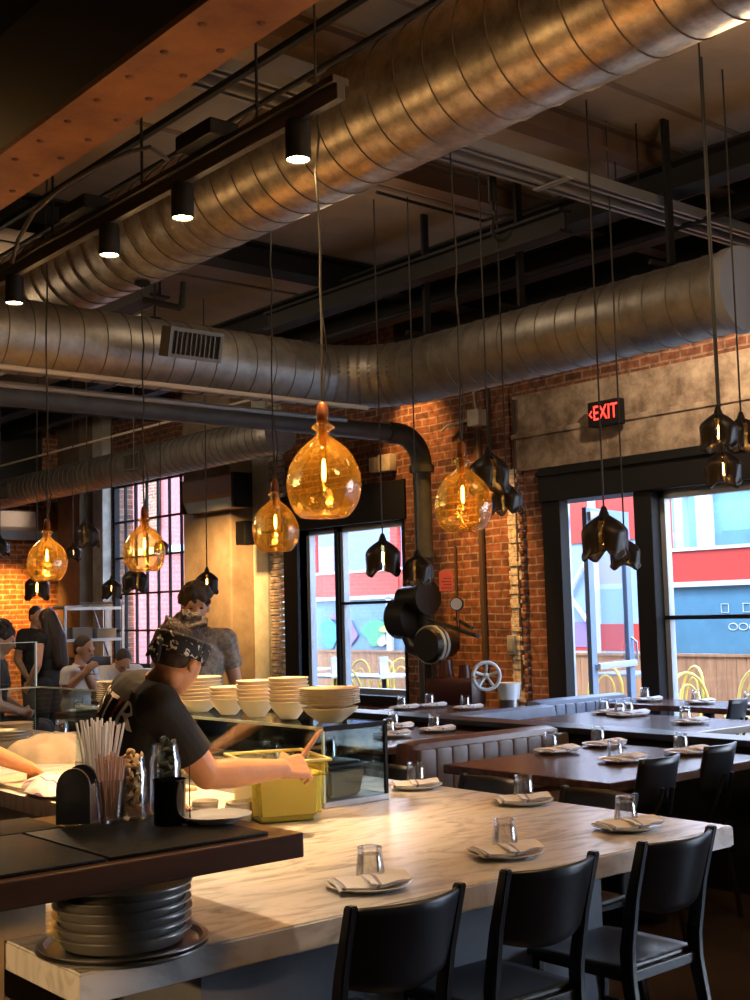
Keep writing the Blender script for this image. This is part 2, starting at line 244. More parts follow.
# ------------------------------------------------------------------ mesh builder and object helpers
class MB:
    def __init__(s): s.bm = bmesh.new()
    def _add(s, vs, fs, mi=0):
        v = [s.bm.verts.new(p) for p in vs]
        for f in fs:
            try: s.bm.faces.new([v[i] for i in f]).material_index = mi
            except ValueError: pass
        return s
    def box(s, a, b, bev=0.0, M=None, mi=0):
        t = bmesh.new(); bmesh.ops.create_cube(t, size=1)
        c = [(a[i]+b[i])/2 for i in range(3)]; d = [abs(b[i]-a[i]) for i in range(3)]
        for v in t.verts: v.co = Vector((c[0]+v.co.x*d[0], c[1]+v.co.y*d[1], c[2]+v.co.z*d[2]))
        if bev: bmesh.ops.bevel(t, geom=t.edges[:], offset=min(bev, min(d)*0.45), segments=2, profile=0.6, affect='EDGES')
        if M is not None: bmesh.ops.transform(t, matrix=M, verts=t.verts)
        s._merge(t, mi); return s
    def _merge(s, t, mi=0):
        t.verts.index_update()
        v = [s.bm.verts.new(x.co) for x in t.verts]
        for f in t.faces:
            try: s.bm.faces.new([v[x.index] for x in f.verts]).material_index = mi
            except ValueError: pass
        t.free()
    def cone(s, p0, p1, r0, r1=None, n=16, mi=0, caps=True):
        r1 = r0 if r1 is None else r1; p0 = Vector(p0); p1 = Vector(p1); d = (p1-p0).normalized()
        a = d.orthogonal().normalized(); b = d.cross(a)
        vs = [p0+(a*math.cos(2*PI*i/n)+b*math.sin(2*PI*i/n))*r0 for i in range(n)]+[p1+(a*math.cos(2*PI*i/n)+b*math.sin(2*PI*i/n))*r1 for i in range(n)]
        fs = [(i, (i+1) % n, n+(i+1) % n, n+i) for i in range(n)]
        if caps: fs += [tuple(range(n-1, -1, -1)), tuple(range(n, 2*n))]
        return s._add(vs, fs, mi)
    def lathe(s, prof, c=(0, 0, 0), n=24, mi=0, wob=None):
        c = Vector(c); vs = []; fs = []
        for (r, z) in prof:
            for i in range(n):
                a = 2*PI*i/n; k = 1 if wob is None else wob(a, z)
                vs.append(c+Vector((r*k*math.cos(a), r*k*math.sin(a), z)))
        for j in range(len(prof)-1):
            for i in range(n): fs.append((j*n+i, j*n+(i+1) % n, (j+1)*n+(i+1) % n, (j+1)*n+i))
        if prof[0][0] > 1e-6: fs.append(tuple(range(n-1, -1, -1)))
        if prof[-1][0] > 1e-6: fs.append(tuple((len(prof)-1)*n+i for i in range(n)))
        return s._add(vs, fs, mi)
    def openlathe(s, prof, c=(0, 0, 0), n=24, mi=0, wob=None):
        k = len(s.bm.faces); s.lathe(prof, c, n, mi, wob); s.bm.faces.ensure_lookup_table()
        rm = [f for f in s.bm.faces[k:] if len(f.verts) == n and n > 4]
        bmesh.ops.delete(s.bm, geom=rm, context='FACES_ONLY'); return s
    def ell(s, c, r, rot=None, u=20, v=14, mi=0):
        t = bmesh.new(); bmesh.ops.create_uvsphere(t, u_segments=u, v_segments=v, radius=1)
        r = (r, r, r) if isinstance(r, (int, float)) else r
        M = Matrix.Translation(Vector(c)) @ (rot.to_4x4() if rot is not None else Matrix.Identity(4)) @ Matrix.Diagonal((*r, 1))
        bmesh.ops.transform(t, matrix=M, verts=t.verts); s._merge(t, mi); return s
    def capsule(s, p0, p1, r0, r1, n=14):
        s.cone(p0, p1, r0, r1, n); s.ell(p0, r0, u=n, v=10); s.ell(p1, r1, u=n, v=10); return s
    def tube(s, pts, r, n=8, mi=0, closed=False, caps=True):
        pts = [Vector(p) for p in pts]; m = len(pts); rs = r if isinstance(r, (list, tuple)) else [r]*m
        vs = []; fs = []; prev = None
        for i, p in enumerate(pts):
            if closed: d = pts[(i+1) % m]-pts[i-1]
            else: d = pts[min(i+1, m-1)]-pts[max(i-1, 0)]
            d.normalize()
            a = d.orthogonal().normalized() if prev is None else (prev-d*prev.dot(d)).normalized()
            prev = a; b = d.cross(a)
            for k in range(n): vs.append(p+(a*math.cos(2*PI*k/n)+b*math.sin(2*PI*k/n))*rs[i])
        for i in range(m if closed else m-1):
            j = (i+1) % m
            for k in range(n): fs.append((i*n+k, i*n+(k+1) % n, j*n+(k+1) % n, j*n+k))
        if caps and not closed: fs += [tuple(range(n-1, -1, -1)), tuple((m-1)*n+k for k in range(n))]
        return s._add(vs, fs, mi)
    def prism(s, poly, z0, z1, mi=0, M=None):
        n = len(poly); vs = [Vector((x, y, z0)) for x, y in poly]+[Vector((x, y, z1)) for x, y in poly]
        if M is not None: vs = [M @ v for v in vs]
        return s._add(vs, [tuple(range(n-1, -1, -1)), tuple(range(n, 2*n))]+[(i, (i+1) % n, n+(i+1) % n, n+i) for i in range(n)], mi)
    def grid(s, fn, nu, nv, mi=0):
        vs = [fn(i/nu, j/nv) for i in range(nu+1) for j in range(nv+1)]
        return s._add(vs, [(i*(nv+1)+j, (i+1)*(nv+1)+j, (i+1)*(nv+1)+j+1, i*(nv+1)+j+1) for i in range(nu) for j in range(nv)], mi)
    def build(s, name, m, parent=None, smooth=True, world=False, ang=40, mods=None):
        bmesh.ops.recalc_face_normals(s.bm, faces=s.bm.faces[:])
        me = bpy.data.meshes.new(name)
        s.bm.to_mesh(me); s.bm.free()
        for x in (m if isinstance(m, (list, tuple)) else [m]): me.materials.append(x)
        o = bpy.data.objects.new(name, me); COL.objects.link(o)
        if world and parent is not None:
            p = parent; inv = Matrix.Identity(4)
            ch = []
            while p is not None: ch.append(p); p = p.parent
            Mw = Matrix.Identity(4)
            for q in reversed(ch): Mw = Mw @ q.matrix_basis
            me.transform(Mw.inverted())
        if smooth:
            me.polygons.foreach_set('use_smooth', [True]*len(me.polygons)); me.set_sharp_from_angle(angle=R(ang))
        if parent is not None: o.parent = parent
        return o
def tag(o, label=None, cat=None, group=None, kind=None):
    if label: o['label'] = label
    if cat: o['category'] = cat
    if group: o['group'] = group
    if kind: o['kind'] = kind
    return o
def thing(name, loc, label, cat, group=None, rz=0.0):
    o = bpy.data.objects.new(name, None); COL.objects.link(o); o.empty_display_size = 0.1
    o.location = loc; o.rotation_euler = (0, 0, rz); return tag(o, label, cat, group)
def move(o, loc):   # world-authored single mesh: put its origin at loc
    o.data.transform(Matrix.Translation(-Vector(loc))); o.location = loc; return o
KIDS = {}
def copy_tree(o, parent=None):
    c = o.copy(); COL.objects.link(c)
    if parent is not None: c.parent = parent
    for ch in [k for k in COL.objects if k.parent == o]: copy_tree(ch, c)
    return c
def dup(src, loc, rz=None, label=None, group=None, scale=None):
    kids = [k for k in COL.objects if k.parent == src]
    c = src.copy(); COL.objects.link(c); c.location = loc
    if rz is not None: c.rotation_euler = (0, 0, rz)
    if scale is not None: c.scale = (scale, scale, scale) if isinstance(scale, (int, float)) else scale
    if label: c['label'] = label
    if group: c['group'] = group
    for k in kids: copy_tree(k, c)
    return c
def structure(o): o['kind'] = 'structure'; return o
def remeshed(mb, name, m, parent, voxel, smooth=4, world=True):
    """union of the closed shapes in mb as ONE continuous surface"""
    o = mb.build(name, m, parent, smooth=True, world=world)
    r = o.modifiers.new('r', 'REMESH'); r.mode = 'VOXEL'; r.voxel_size = voxel; r.use_smooth_shade = True
    if smooth: q = o.modifiers.new('s', 'SMOOTH'); q.iterations = smooth; q.factor = 0.5
    bpy.context.view_layer.update(); dg = bpy.context.evaluated_depsgraph_get()
    me = bpy.data.meshes.new_from_object(o.evaluated_get(dg)); me.name = name
    o.modifiers.clear(); old = o.data; o.data = me; bpy.data.meshes.remove(old)
    me.polygons.foreach_set('use_smooth', [True]*len(me.polygons))
    if not me.materials: me.materials.append(m)
    return o
def text_mesh(body, size, extrude, name, m):
    cu = bpy.data.curves.new(name, 'FONT'); cu.body = body; cu.size = size; cu.extrude = extrude; cu.align_x = 'CENTER'; cu.align_y = 'CENTER'
    o = bpy.data.objects.new(name, cu); COL.objects.link(o); bpy.context.view_layer.update()
    me = bpy.data.meshes.new_from_object(o.evaluated_get(bpy.context.evaluated_depsgraph_get())); COL.objects.unlink(o); bpy.data.objects.remove(o); bpy.data.curves.remove(cu)
    me.materials.clear(); me.materials.append(m); o = bpy.data.objects.new(name, me); COL.objects.link(o); return o
# ------------------------------------------------------------------ the setting: shell of the room
XW, YF, CZ = 8.5, 17.7, 4.62
def sbox(name, boxes, m, bev=0.0): 
    b = MB()
    for a, c in boxes: b.box(a, c, bev)
    return structure(b.build(name, m, None, smooth=False))
sbox('floor', [((-3, -3, -0.1), (8.85, YF, 0))], FLOOR)
cl = [((-3, -3, CZ), (8.85, YF, CZ+0.1))]
structure(MB().box(*cl[0]).build('ceiling', CEIL, None, smooth=False))
b = MB()
for y in (-1.2, 0.9, 3.0, 4.45, 6.6, 9.4, 11.6, 13.8, 16): b.box((-3, y-0.02, CZ-0.012), (XW, y+0.02, CZ))
for x in (1.2, 4.75, 7.2): b.box((x-0.02, -3, CZ-0.010), (x+0.02, YF, CZ))
structure(b.build('trim_1', mat('ceiling_batten', (0.15, 0.10, 0.065), 0.9), None, smooth=False))
sbox('wall_left', [((-3.2, -3, 0), (-3, YF, CZ))], DARKW)
sbox('trim_10', [((-3, YF-0.05, 3.3), (8.1, YF, CZ))], DARKW)
sbox('wall_back', [((-3.2, -3.2, 0), (8.85, -3, CZ))], DARKW)
sbox('wall_far', [((-3.2, YF, 0), (8.85, YF+0.2, CZ))], BRICKX)
X2 = XW+0.35
sbox('wall_right', [((XW, -3, 0), (X2, -2.7, CZ)), ((XW, -2.7, 3.55), (X2, 8.06, CZ)), ((XW, 7.72, 0), (X2, 7.95, 2.85)), ((XW-0.02, 8.1, 0), (X2, 9.69, CZ)), ((XW, 8.06, 2.85), (X2, 8.1, CZ)),
     ((XW, 7.95, 0), (X2, 8.1, 0.3)), ((XW, 9.69, 2.5), (X2, 11.81, CZ)), ((XW, 9.69, 0), (X2, 11.55, 0.62)), ((XW, 13.99, 3.9), (X2, 16.16, CZ)), ((XW, 13.99, 0), (X2, 16.16, 0.84)), ((XW, 16.16, 0), (X2, YF, CZ)), ((XW, 12.4, 0), (X2, 13.99, CZ)), ((XW, 11.55, 0), (8.6, 11.83, 2.5)), ((8.6, 11.55, 0), (X2, 11.83, 0.62))], BRICK)
# concrete lintel band over the shop front, with two stepped courses
b = MB(); b.box((XW-0.03, -2.7, 2.82), (X2, 8.06, 3.15), 0.01); b.box((XW-0.005, -2.7, 3.15), (X2, 8.06, 3.55)); b.box((XW-0.05, -2.7, 3.13), (X2, 8.06, 3.18), 0.01)
for y, z in ((5.6, 2.98), (6.9, 2.97), (7.5, 3.0)): b.box((XW-0.034, y, z), (XW-0.028, y+0.07, z+0.1))
structure(b.build('trim_2', CONC, None, smooth=False))
# chipped, white-painted corner of the brick pier
b = MB(); rr = random.Random(4)
for k in range(58):
    z = 0.3+k*0.044; w = 0.10+rr.random()*0.05
    b.box((XW-0.035-rr.random()*0.012, 8.13-w, z), (XW+0.02, 8.13+rr.random()*0.02, z+0.04+rr.random()*0.004), 0.004)
structure(b.build('trim_3', mat('chipped_whitewash', (0.75, 0.70, 0.62), 0.9, noise_amt=0.6, noise_scale=22, bump=0.8), None, smooth=False))
b = MB()
for k in range(34):
    z = 0.3+k*0.0755; b.box((XW-0.025-rr.random()*0.02, 7.955, z), (XW+0.02, 8.005, z+0.062), 0.006)
structure(b.build('trim_4', BRICK, None, smooth=False))
# pilaster between the two windows: smooth plaster and white-painted brick
sbox('trim_5', [((XW-0.06, 12.12, 0), (8.62, 12.42, CZ))], mat('pale_green_plaster', (0.52, 0.55, 0.48), 0.8, noise_amt=0.3, noise_scale=5))
b = MB()
for k in range(60):
    z = k*0.0765; o = rr.random()*0.05
    b.box((XW-0.02-o*0.4, 11.83-0.02+o*0.3, z), (8.62, 12.12, z+0.066), 0.008)
structure(b.build('trim_6', WHITEBRICK, None, smooth=False))
# two concrete columns standing proud of the wall
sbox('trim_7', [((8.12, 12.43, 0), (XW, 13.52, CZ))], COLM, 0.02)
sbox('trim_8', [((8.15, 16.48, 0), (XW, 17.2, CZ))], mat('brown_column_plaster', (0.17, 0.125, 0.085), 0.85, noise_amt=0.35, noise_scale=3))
sbox('trim_9', [((8.36, 16.17, 0), (XW, 16.48, CZ))], CREAM)
sbox('trim_11', [((8.6, 7.69, 0), (8.84, 7.72, 2.5))], WFRAME)
sbox('baseboard_right', [((XW-0.03, 8.1, 0), (XW, 9.69, 0.14)), ((XW-0.03, -3, 0), (XW, -2.7, 0.14))], BLACK)
sbox('baseboard_far', [((-3, YF-0.03, 0), (XW, YF, 0.14))], BLACK)
sbox('baseboard_left', [((-3, -3, 0), (-2.97, YF, 0.14))], BLACK)
sbox('baseboard_back', [((-3, -3, 0), (XW, -2.97, 0.14))], BLACK)

# ---- shop front right of the pier: black posts and header, white inner frame, panes
def window(name):
    o = bpy.data.objects.new(name, None); COL.objects.link(o); return structure(o)
w = window('window_1')
b = MB(); b.box((XW-0.06, -2.7, 2.50), (X2-0.05, 7.72, 2.82), 0.01); b.box((XW-0.09, -2.7, 2.74), (XW-0.05, 7.72, 2.78))
for y0, y1 in ((6.47, 6.66), (4.25, 4.42), (2.2, 2.37), (0.6, 0.75), (-1.0, -0.83), (-2.7, -2.6)): b.box((XW-0.02, y0, 0), (8.62, y1, 2.5), 0.008)
b.box((XW-0.02, 7.50, 0), (8.6, 7.72, 2.5), 0.008)
b.build('window_frame', BLACK, w, smooth=False)
b = MB()
for y0, y1 in ((4.42, 6.47), (2.37, 4.25), (0.75, 2.2), (-0.83, 0.6), (-2.6, -1.0)):
    b.box((8.60, y1-0.05, 0.1), (8.67, y1, 2.5)); b.box((8.60, y0, 0.1), (8.67, y0+0.05, 2.5)); b.box((8.60, y0, 2.43), (8.67, y1, 2.5)); b.box((8.60, y0, 0.02), (8.67, y1, 0.1))
b.build('inner_frame', WFRAME, w, smooth=False)
b = MB()
for y0, y1 in ((4.42, 6.47), (2.37, 4.25), (0.75, 2.2), (-0.83, 0.6), (-2.6, -1.0)): b.box((8.59, y0, 1.40), (8.68, y1, 1.435))
b.build('transom_bar', BLACK, w, smooth=False)
b = MB()
for y0, y1 in ((4.42, 6.47), (2.37, 4.25), (0.75, 2.2), (-0.83, 0.6), (-2.6, -1.0)): b.box((8.63, y0+0.02, 0.08), (8.64, y1-0.02, 2.45))
b.build('window_pane', PANE, w, smooth=False)
# ---- glazed door, standing open outwards
d = bpy.data.objects.new('door_1', None); COL.objects.link(d); structure(d); d.location = (8.70, 7.40, 0.02); d.rotation_euler = (0, 0, R(14))
b = MB(); W_, H_ = 0.92, 2.42
b.box((0, -0.022, 0), (0.11, 0.022, H_)); b.box((W_-0.11, -0.022, 0), (W_, 0.022, H_)); b.box((0.11, -0.022, H_-0.15), (W_-0.11, 0.022, H_)); b.box((0.11, -0.022, 0), (W_-0.11, 0.022, 0.25))
b.build('door_frame', DOORF, d, smooth=False)
MB().box((0.11, -0.004, 0.25), (W_-0.11, 0.004, H_-0.15)).build('door_pane', PANE, d, smooth=False)
b = MB(); b.box((0.06, -0.075, 0.93), (W_-0.04, -0.045, 0.99), 0.008); b.box((0.06, -0.05, 0.94), (0.10, -0.02, 0.98)); b.box((W_-0.1, -0.05, 0.94), (W_-0.06, -0.02, 0.98)); b.build('push_bar', WFRAME, d)
b = MB(); b.tube([(W_-0.05, -0.02, 0.92), (W_-0.05, -0.07, 0.96), (W_-0.05, -0.075, 1.06), (W_-0.05, -0.07, 1.16), (W_-0.05, -0.02, 1.2)], 0.011); b.build('door_handle', STEEL, d)
b = MB(); b.box((0.02, -0.06, H_-0.13), (0.22, -0.02, H_-0.04), 0.006); b.build('door_closer', STEEL, d)
# ---- window left of the pier
w = window('window_2')
b = MB(); b.box((XW-0.05, 9.62, 2.5), (X2-0.05, 11.86, 2.92), 0.01); b.box((XW-0.04, 11.55, 0.3), (8.61, 11.82, 2.5)); b.box((XW-0.03, 9.66, 0.55), (X2-0.05, 9.70, 2.5)); b.box((XW-0.06, 9.66, 0.55), (X2-0.05, 11.6, 0.64))
b.build('window_frame', BLACK, w, smooth=False)
b = MB()
for y0, y1 in ((9.72, 10.92), (10.96, 11.55)):
    b.box((8.6, y0, 0.64), (8.68, y0+0.06, 2.5)); b.box((8.6, y1-0.06, 0.64), (8.68, y1, 2.5)); b.box((8.6, y0, 2.44), (8.68, y1, 2.5)); b.box((8.6, y0, 0.64), (8.68, y1, 0.70))
b.build('inner_frame', WFRAME, w, smooth=False)
b = MB(); b.box((8.56, 10.91, 0.64), (8.7, 10.97, 2.5)); b.box((8.58, 9.72, 1.62), (8.66, 10.91, 1.65)); b.build('mullion', BLACK, w, smooth=False)
MB().box((8.64, 9.75, 0.66), (8.65, 11.53, 2.48)).build('window_pane', PANE, w, smooth=False)
# ---- industrial steel window
w = window('window_3')
b = MB(); y0, y1, z0, z1 = 13.99, 16.16, 0.84, 3.9
for y in (y0+0.02, y1-0.02): b.box((8.52, y-0.03, z0), (8.6, y+0.03, z1))
for z in (z0+0.03, z1-0.03): b.box((8.52, y0, z-0.03), (8.6, y1, z+0.03))
for k in range(1, 7): y = y0+(y1-y0)*k/7; b.box((8.545, y-0.014, z0), (8.58, y+0.014, z1))
for z in (1.36, 1.88, 2.4, 2.92, 3.44): b.box((8.54, y0, z-0.014), (8.585, y1, z+0.014))
b.build('window_frame', BLACK, w, smooth=False)
MB().box((8.56, y0+0.02, z0+0.02), (8.565, y1-0.02, z1-0.02)).build('window_pane', PANE, w, smooth=False)
b = MB(); b.box((XW-0.14, 13.95, 0.76), (8.6, 16.2, 0.84), 0.01); b.build('window_sill', mat('grey_sill', (0.3, 0.3, 0.28), 0.6), w, smooth=False)

# ------------------------------------------------------------------ overhead steel and ducts
def duct(name, pts, rad, label, m, pitch=0.17, n=40, seam=0.007, seamm=None):
    """spiral-wound round duct along straight runs and bends, seam lines are raised rings"""
    P = [Vector(p) for p in pts]; out = []
    for i in range(len(P)-1):
        L = (P[i+1]-P[i]).length
        k = max(1, int(L/pitch))
        for j in range(k): out.append(P[i].lerp(P[i+1], j/k))
    out.append(P[-1])
    base = out[0].copy(); t = thing(name, base, label, 'duct')
    b = MB(); path = []; rs = []
    for i, p in enumerate(out):
        path.append(p-base)
    full = []; rr_ = []; 
    for i in range(len(path)-1):
        a, c = path[i], path[i+1]; L = (c-a).length; u = min(0.4, seam/L)
        full += [a, a.lerp(c, u*0.3), a.lerp(c, u*0.7), a.lerp(c, u)]; rr_ += [rad, rad+0.006, rad+0.006, rad]
    full.append(path[-1]); rr_.append(rad)
    b.tube(full, rr_, n=n)
    for i, f in enumerate(b.bm.faces):
        if i < (len(full)-1)*n and (i//n) % 4 < 3 : f.material_index = 1
    b.build('duct_tube', [m, seamm or SEAM], t, ang=60)
    return t
def arc(c, r, a0, a1, u, v, n=7):
    c = Vector(c); u = Vector(u); v = Vector(v)
    return [c+u*(r*math.cos(a0+(a1-a0)*i/n))+v*(r*math.sin(a0+(a1-a0)*i/n)) for i in range(n+1)]
# big gold-lit duct
dz = 4.08; dx = 3.98
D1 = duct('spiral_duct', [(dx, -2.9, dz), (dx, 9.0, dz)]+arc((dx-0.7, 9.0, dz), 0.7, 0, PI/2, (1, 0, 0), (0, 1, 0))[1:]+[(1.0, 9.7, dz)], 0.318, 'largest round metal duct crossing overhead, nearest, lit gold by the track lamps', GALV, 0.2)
# second duct: run across, elbow, run along the window wall
ez = 3.40
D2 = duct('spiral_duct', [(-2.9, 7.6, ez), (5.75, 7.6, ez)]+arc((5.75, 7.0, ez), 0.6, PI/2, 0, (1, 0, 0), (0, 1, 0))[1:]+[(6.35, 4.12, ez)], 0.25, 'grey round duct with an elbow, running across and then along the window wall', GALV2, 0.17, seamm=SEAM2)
b = MB(); b.cone((6.35-2.9*0-0, 4.16, ez), (6.35, 4.08, ez), 0.262, 0.262, 36); bmesh_o = b.build('end_cap', mat('blue_grey_cap', (0.30, 0.32, 0.36), 0.6, 0.4), D2, world=True)
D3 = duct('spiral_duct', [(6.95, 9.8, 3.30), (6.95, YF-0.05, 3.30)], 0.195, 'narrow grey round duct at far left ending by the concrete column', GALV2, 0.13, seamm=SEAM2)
b = MB(); b.cone((6.95, 9.84, 3.3), (6.95, 9.72, 3.3), 0.203, 0.19, 36); b.build('end_cap', GALV2, D3, world=True)
mat('grille_grey', (0.12, 0.115, 0.105), 0.5, 0.4)
def grille(px, py, w, h, pos, nrm, label):
    g = thing('air_grille', pos, label, 'vent'); nrm = Vector(nrm).normalized(); u = Vector((0, 0, 1)).cross(nrm).normalized(); v = nrm.cross(u)
    M = Matrix((u, v, nrm)).transposed().to_4x4()
    b = MB(); b.box((-w/2, -h/2, -0.12), (w/2, h/2, 0), M=M)
    b.build('back_box', BLACK, g, smooth=False)
    b = MB(); f = 0.025
    for a, c in (((-w/2-f, -h/2-f, -0.1), (w/2+f, -h/2, 0.02)), ((-w/2-f, h/2, -0.1), (w/2+f, h/2+f, 0.02)), ((-w/2-f, -h/2, -0.1), (-w/2, h/2, 0.02)), ((w/2, -h/2, -0.1), (w/2+f, h/2, 0.02))): b.box(a, c, M=M)
    b.build('grille_frame', MATS['grille_grey'], g, smooth=False)
    b = MB(); k = int(w/0.035)
    for i in range(1, k): x = -w/2+w*i/k; b.box((x-0.004, -h/2, -0.01), (x+0.004, h/2, 0.012), M=M)
    b.build('louvre', MATS['grille_grey'], g, smooth=False); return g
grille(0, 0, 0.36, 0.15, ad(195, 345, 8.15)+Vector((0, 0, 0)), (0.0, -1, -0.25), 'rectangular air grille on the duct left of the largest amber pendant')
grille(0, 0, 0.32, 0.15, (6.74, 12.3, 3.30), (-1, 0, -0.1), 'small air grille on the narrow left duct, near its right end')
grille(0, 0, 0.32, 0.15, (6.74, 15.9, 3.28), (-1, 0, -0.1), 'small air grille on the narrow left duct, at the left picture edge')
# grey sprinkler main and green riser elbow
pz = 3.27; t = thing('sprinkler_main', (-2.9, 9.0, pz), 'grey sprinkler main crossing under the ducts, dropping as a riser by the brick pier', 'pipe')
b = MB(); b.cone((-2.9, 9.0, pz), (7.75, 9.0, pz), 0.085, n=24); b.build('main_pipe', PIPEB, t, world=True)
b = MB(); b.tube([(7.7, 9.0, pz)]+arc((7.85, 9.0, pz-0.3), 0.3, PI/2, 0, (1, 0, 0), (0, 0, 1), 9)[0:]+[(8.15, 9.0, pz-0.33)], 0.105, 24); b.build('pipe_elbow', PIPEG, t, world=True)
b = MB(); b.cone((8.15, 9.0, 0.5), (8.15, 9.0, pz-0.3), 0.09, n=24); b.cone((8.15, 9.0, pz-0.37), (8.15, 9.0, pz-0.30), 0.125, n=24); b.cone((8.15, 9.0, 2.05), (8.15, 9.0, 2.1), 0.12, n=24); b.build('riser_pipe', PIPEG, t, world=True)
# riveted girder
t = thing('riveted_girder', (2.52, -2.9, 3.80), 'rust-brown riveted girder overhead at upper left', 'beam')
MB().box((2.36, -2.9, 3.80), (2.69, 9.2, 3.83)).build('bottom_flange', RUST, t, smooth=False, world=True)
MB().box((2.51, -2.9, 3.83), (2.545, 9.2, CZ)).build('web', BLACK, t, smooth=False, world=True)
b = MB(); b.box((2.41, -2.9, 3.83), (2.51, 9.2, 3.845)); b.box((2.495, -2.9, 3.83), (2.51, 9.2, 3.94)); b.box((2.545, -2.9, 3.83), (2.64, 9.2, 3.845)); b.box((2.3, -2.9, CZ-0.03), (2.75, 9.2, CZ)); b.build('angle', BLACK, t, smooth=False, world=True)
b = MB()
for k in range(40):
    y = -2.5+k*0.29
    for x in (2.44, 2.615): b.ell((x, y+(0.145 if x > 2.5 else 0), 3.80), (0.019, 0.019, 0.010), u=10, v=6)
for k in range(6): b.ell((2.47+0.0, 6.55+0.1*k, 3.8), (0.019, 0.019, 0.01), u=10, v=6); b.ell((2.60, 6.5+0.1*k, 3.8), (0.019, 0.019, 0.01), u=10, v=6)
tag(b.build('rivet', RIVET, t, world=True), kind='stuff')
# black roof beams
def ibeam(p0, p1, w, h, label, name='steel_beam', m=BLACK):
    p0 = Vector(p0); p1 = Vector(p1); alongx = abs(p1.x-p0.x) > abs(p1.y-p0.y)
    t = thing(name, p0, label, 'beam'); 
    def bx(u0, u1, z0, z1, nm):
        a = (p0.x, p0.y+u0, p0.z+z0) if alongx else (p0.x+u0, p0.y, p0.z+z0); c = (p1.x, p1.y+u1, p0.z+z1) if alongx else (p1.x+u1, p1.y, p0.z+z1)
        MB().box(a, c).build(nm, m, t, smooth=False, world=True)
    bx(-w/2, w/2, 0, 0.02, 'bottom_flange'); bx(-0.012, 0.012, 0.02, h, 'web'); bx(-w/2, w/2, h, h+0.02, 'top_flange'); return t
ibeam((2.8, 8.3, 4.40), (8.2, 8.3, 4.40), 0.24, 0.19, 'deep black beam crossing behind the cord of the largest amber pendant')
ibeam((2.7, 4.89, 4.42), (XW, 4.89, 4.42), 0.14, 0.16, 'brown beam crossing right of the big duct, beside the pale channels', m=mat('brown_beam', (0.10, 0.055, 0.03), 0.8))
ibeam((4.3, 6.07, 4.42), (XW, 6.07, 4.42), 0.14, 0.16, 'brown beam above the ceiling hook', m=MATS['brown_beam'])
ibeam((6.62, 1.0, 4.22), (6.62, YF, 4.22), 0.22, 0.18, 'black beam above the duct that follows the window wall')
ibeam((6.05, 5.2, 3.98), (6.05, 8.6, 3.98), 0.12, 0.14, 'short black beam with junction boxes, left of the window-wall duct')
ibeam((7.45, 1.0, 4.25), (7.45, YF, 4.25), 0.16, 0.2, 'black beam closest to the window wall')
ibeam((5.2, 9.0, 4.25), (5.2, YF, 4.25), 0.2, 0.2, 'black beam in the far left roof bay above the grey pipe')
ibeam((-2.9, 12.0, 4.25), (XW, 12.0, 4.25), 0.2, 0.25, 'black cross beam in the far left roof bay')
ibeam((-2.9, 14.8, 4.25), (XW, 14.8, 4.25), 0.2, 0.25, 'black cross beam nearest the far brick wall')
ibeam((2.8, 2.2, 4.41), (8.2, 2.2, 4.41), 0.24, 0.18, 'deep black beam above the nearest stretch of the big duct')
ibeam((8.36, -2.8, 4.03), (8.36, 9.6, 4.03), 0.24, 0.57, 'black ledger beam along the top of the brick window wall')
for y, x0, x1, lab in ((4.75, 4.36, 8.235, 'pale steel channel crossing overhead, nearer of the pair'), (4.93, 4.36, 8.235, 'pale steel channel crossing overhead, farther of the pair'), (4.75, 2.75, 3.6, 'short pale steel channel left of the big duct, nearer of the pair'), (4.93, 2.75, 3.6, 'short pale steel channel left of the big duct, farther of the pair')):
    z = 4.10; t = thing('steel_channel', ((x0+x1)/2, y, z), lab, 'channel', 'paired steel channels')
    b = MB(); b.prism([(y-0.04, z), (y-0.016, z), (y-0.016, z+0.006), (y-0.034, z+0.006), (y-0.034, z+0.06), (y+0.034, z+0.06), (y+0.034, z+0.006), (y+0.016, z+0.006), (y+0.016, z), (y+0.04, z), (y+0.04, z+0.066), (y-0.04, z+0.066)], x0, x1, M=Matrix(((0, 0, 1, 0), (1, 0, 0, 0), (0, 1, 0, 0), (0, 0, 0, 1))))
    b.build('channel_rail', TRACK, t, smooth=False, world=True)
    for x in ((4.6, 6.25, 7.8) if x1 > 5 else (3.1,)): b = MB(); b.cone((x, y, z+0.06), (x, y, CZ), 0.006, n=6); b.build('hanger_rod', BLACK, t, world=True)
b = MB(); b.box((5.5, 4.70, 4.088), (5.55, 4.98, 4.099)); o = b.build('channel_strap', WFRAME, None, smooth=False); move(o, (5.5, 4.8, 4.09)); tag(o, 'pale strap tying the two steel channels together', 'bracket')
mat('dark_track', (0.035, 0.028, 0.022), 0.6)
# conduits and hanger rods
def pipe(name, pts, r, m, label, cat='pipe', n=8, group=None):
    p0 = Vector(pts[0]); b = MB(); b.tube([Vector(p)-p0 for p in pts], r, n); o = b.build(name, m, None); o.location = p0; return tag(o, label, cat, group)
pipe('conduit', [(6.9, 1.5, 4.1), (6.9, 9.5, 4.1)], 0.02, BLACK, 'black conduit above the right end of the window-wall duct')
pipe('conduit', [(5.0, 8.9, 4.05), (5.0, YF-0.1, 4.05)], 0.03, PIPEB, 'grey conduit running along the far left roof bay')
pipe('conduit', [(4.4, 8.9, 3.98), (4.4, YF-0.1, 3.98)], 0.02, PIPEB, 'thin grey conduit beside the far left cross beams')
pipe('conduit', [(6.6, 9.6, 3.6), (6.6, YF-0.1, 3.6)], 0.014, mat('pale_conduit', (0.4, 0.36, 0.3), 0.6), 'pale thin conduit just above the narrow left duct')
pipe('conduit', [(-2.9, 7.35, 3.13), (6.1, 7.35, 3.13)], 0.018, MATS['pale_conduit'], 'pale thin conduit under the duct that crosses left to right')
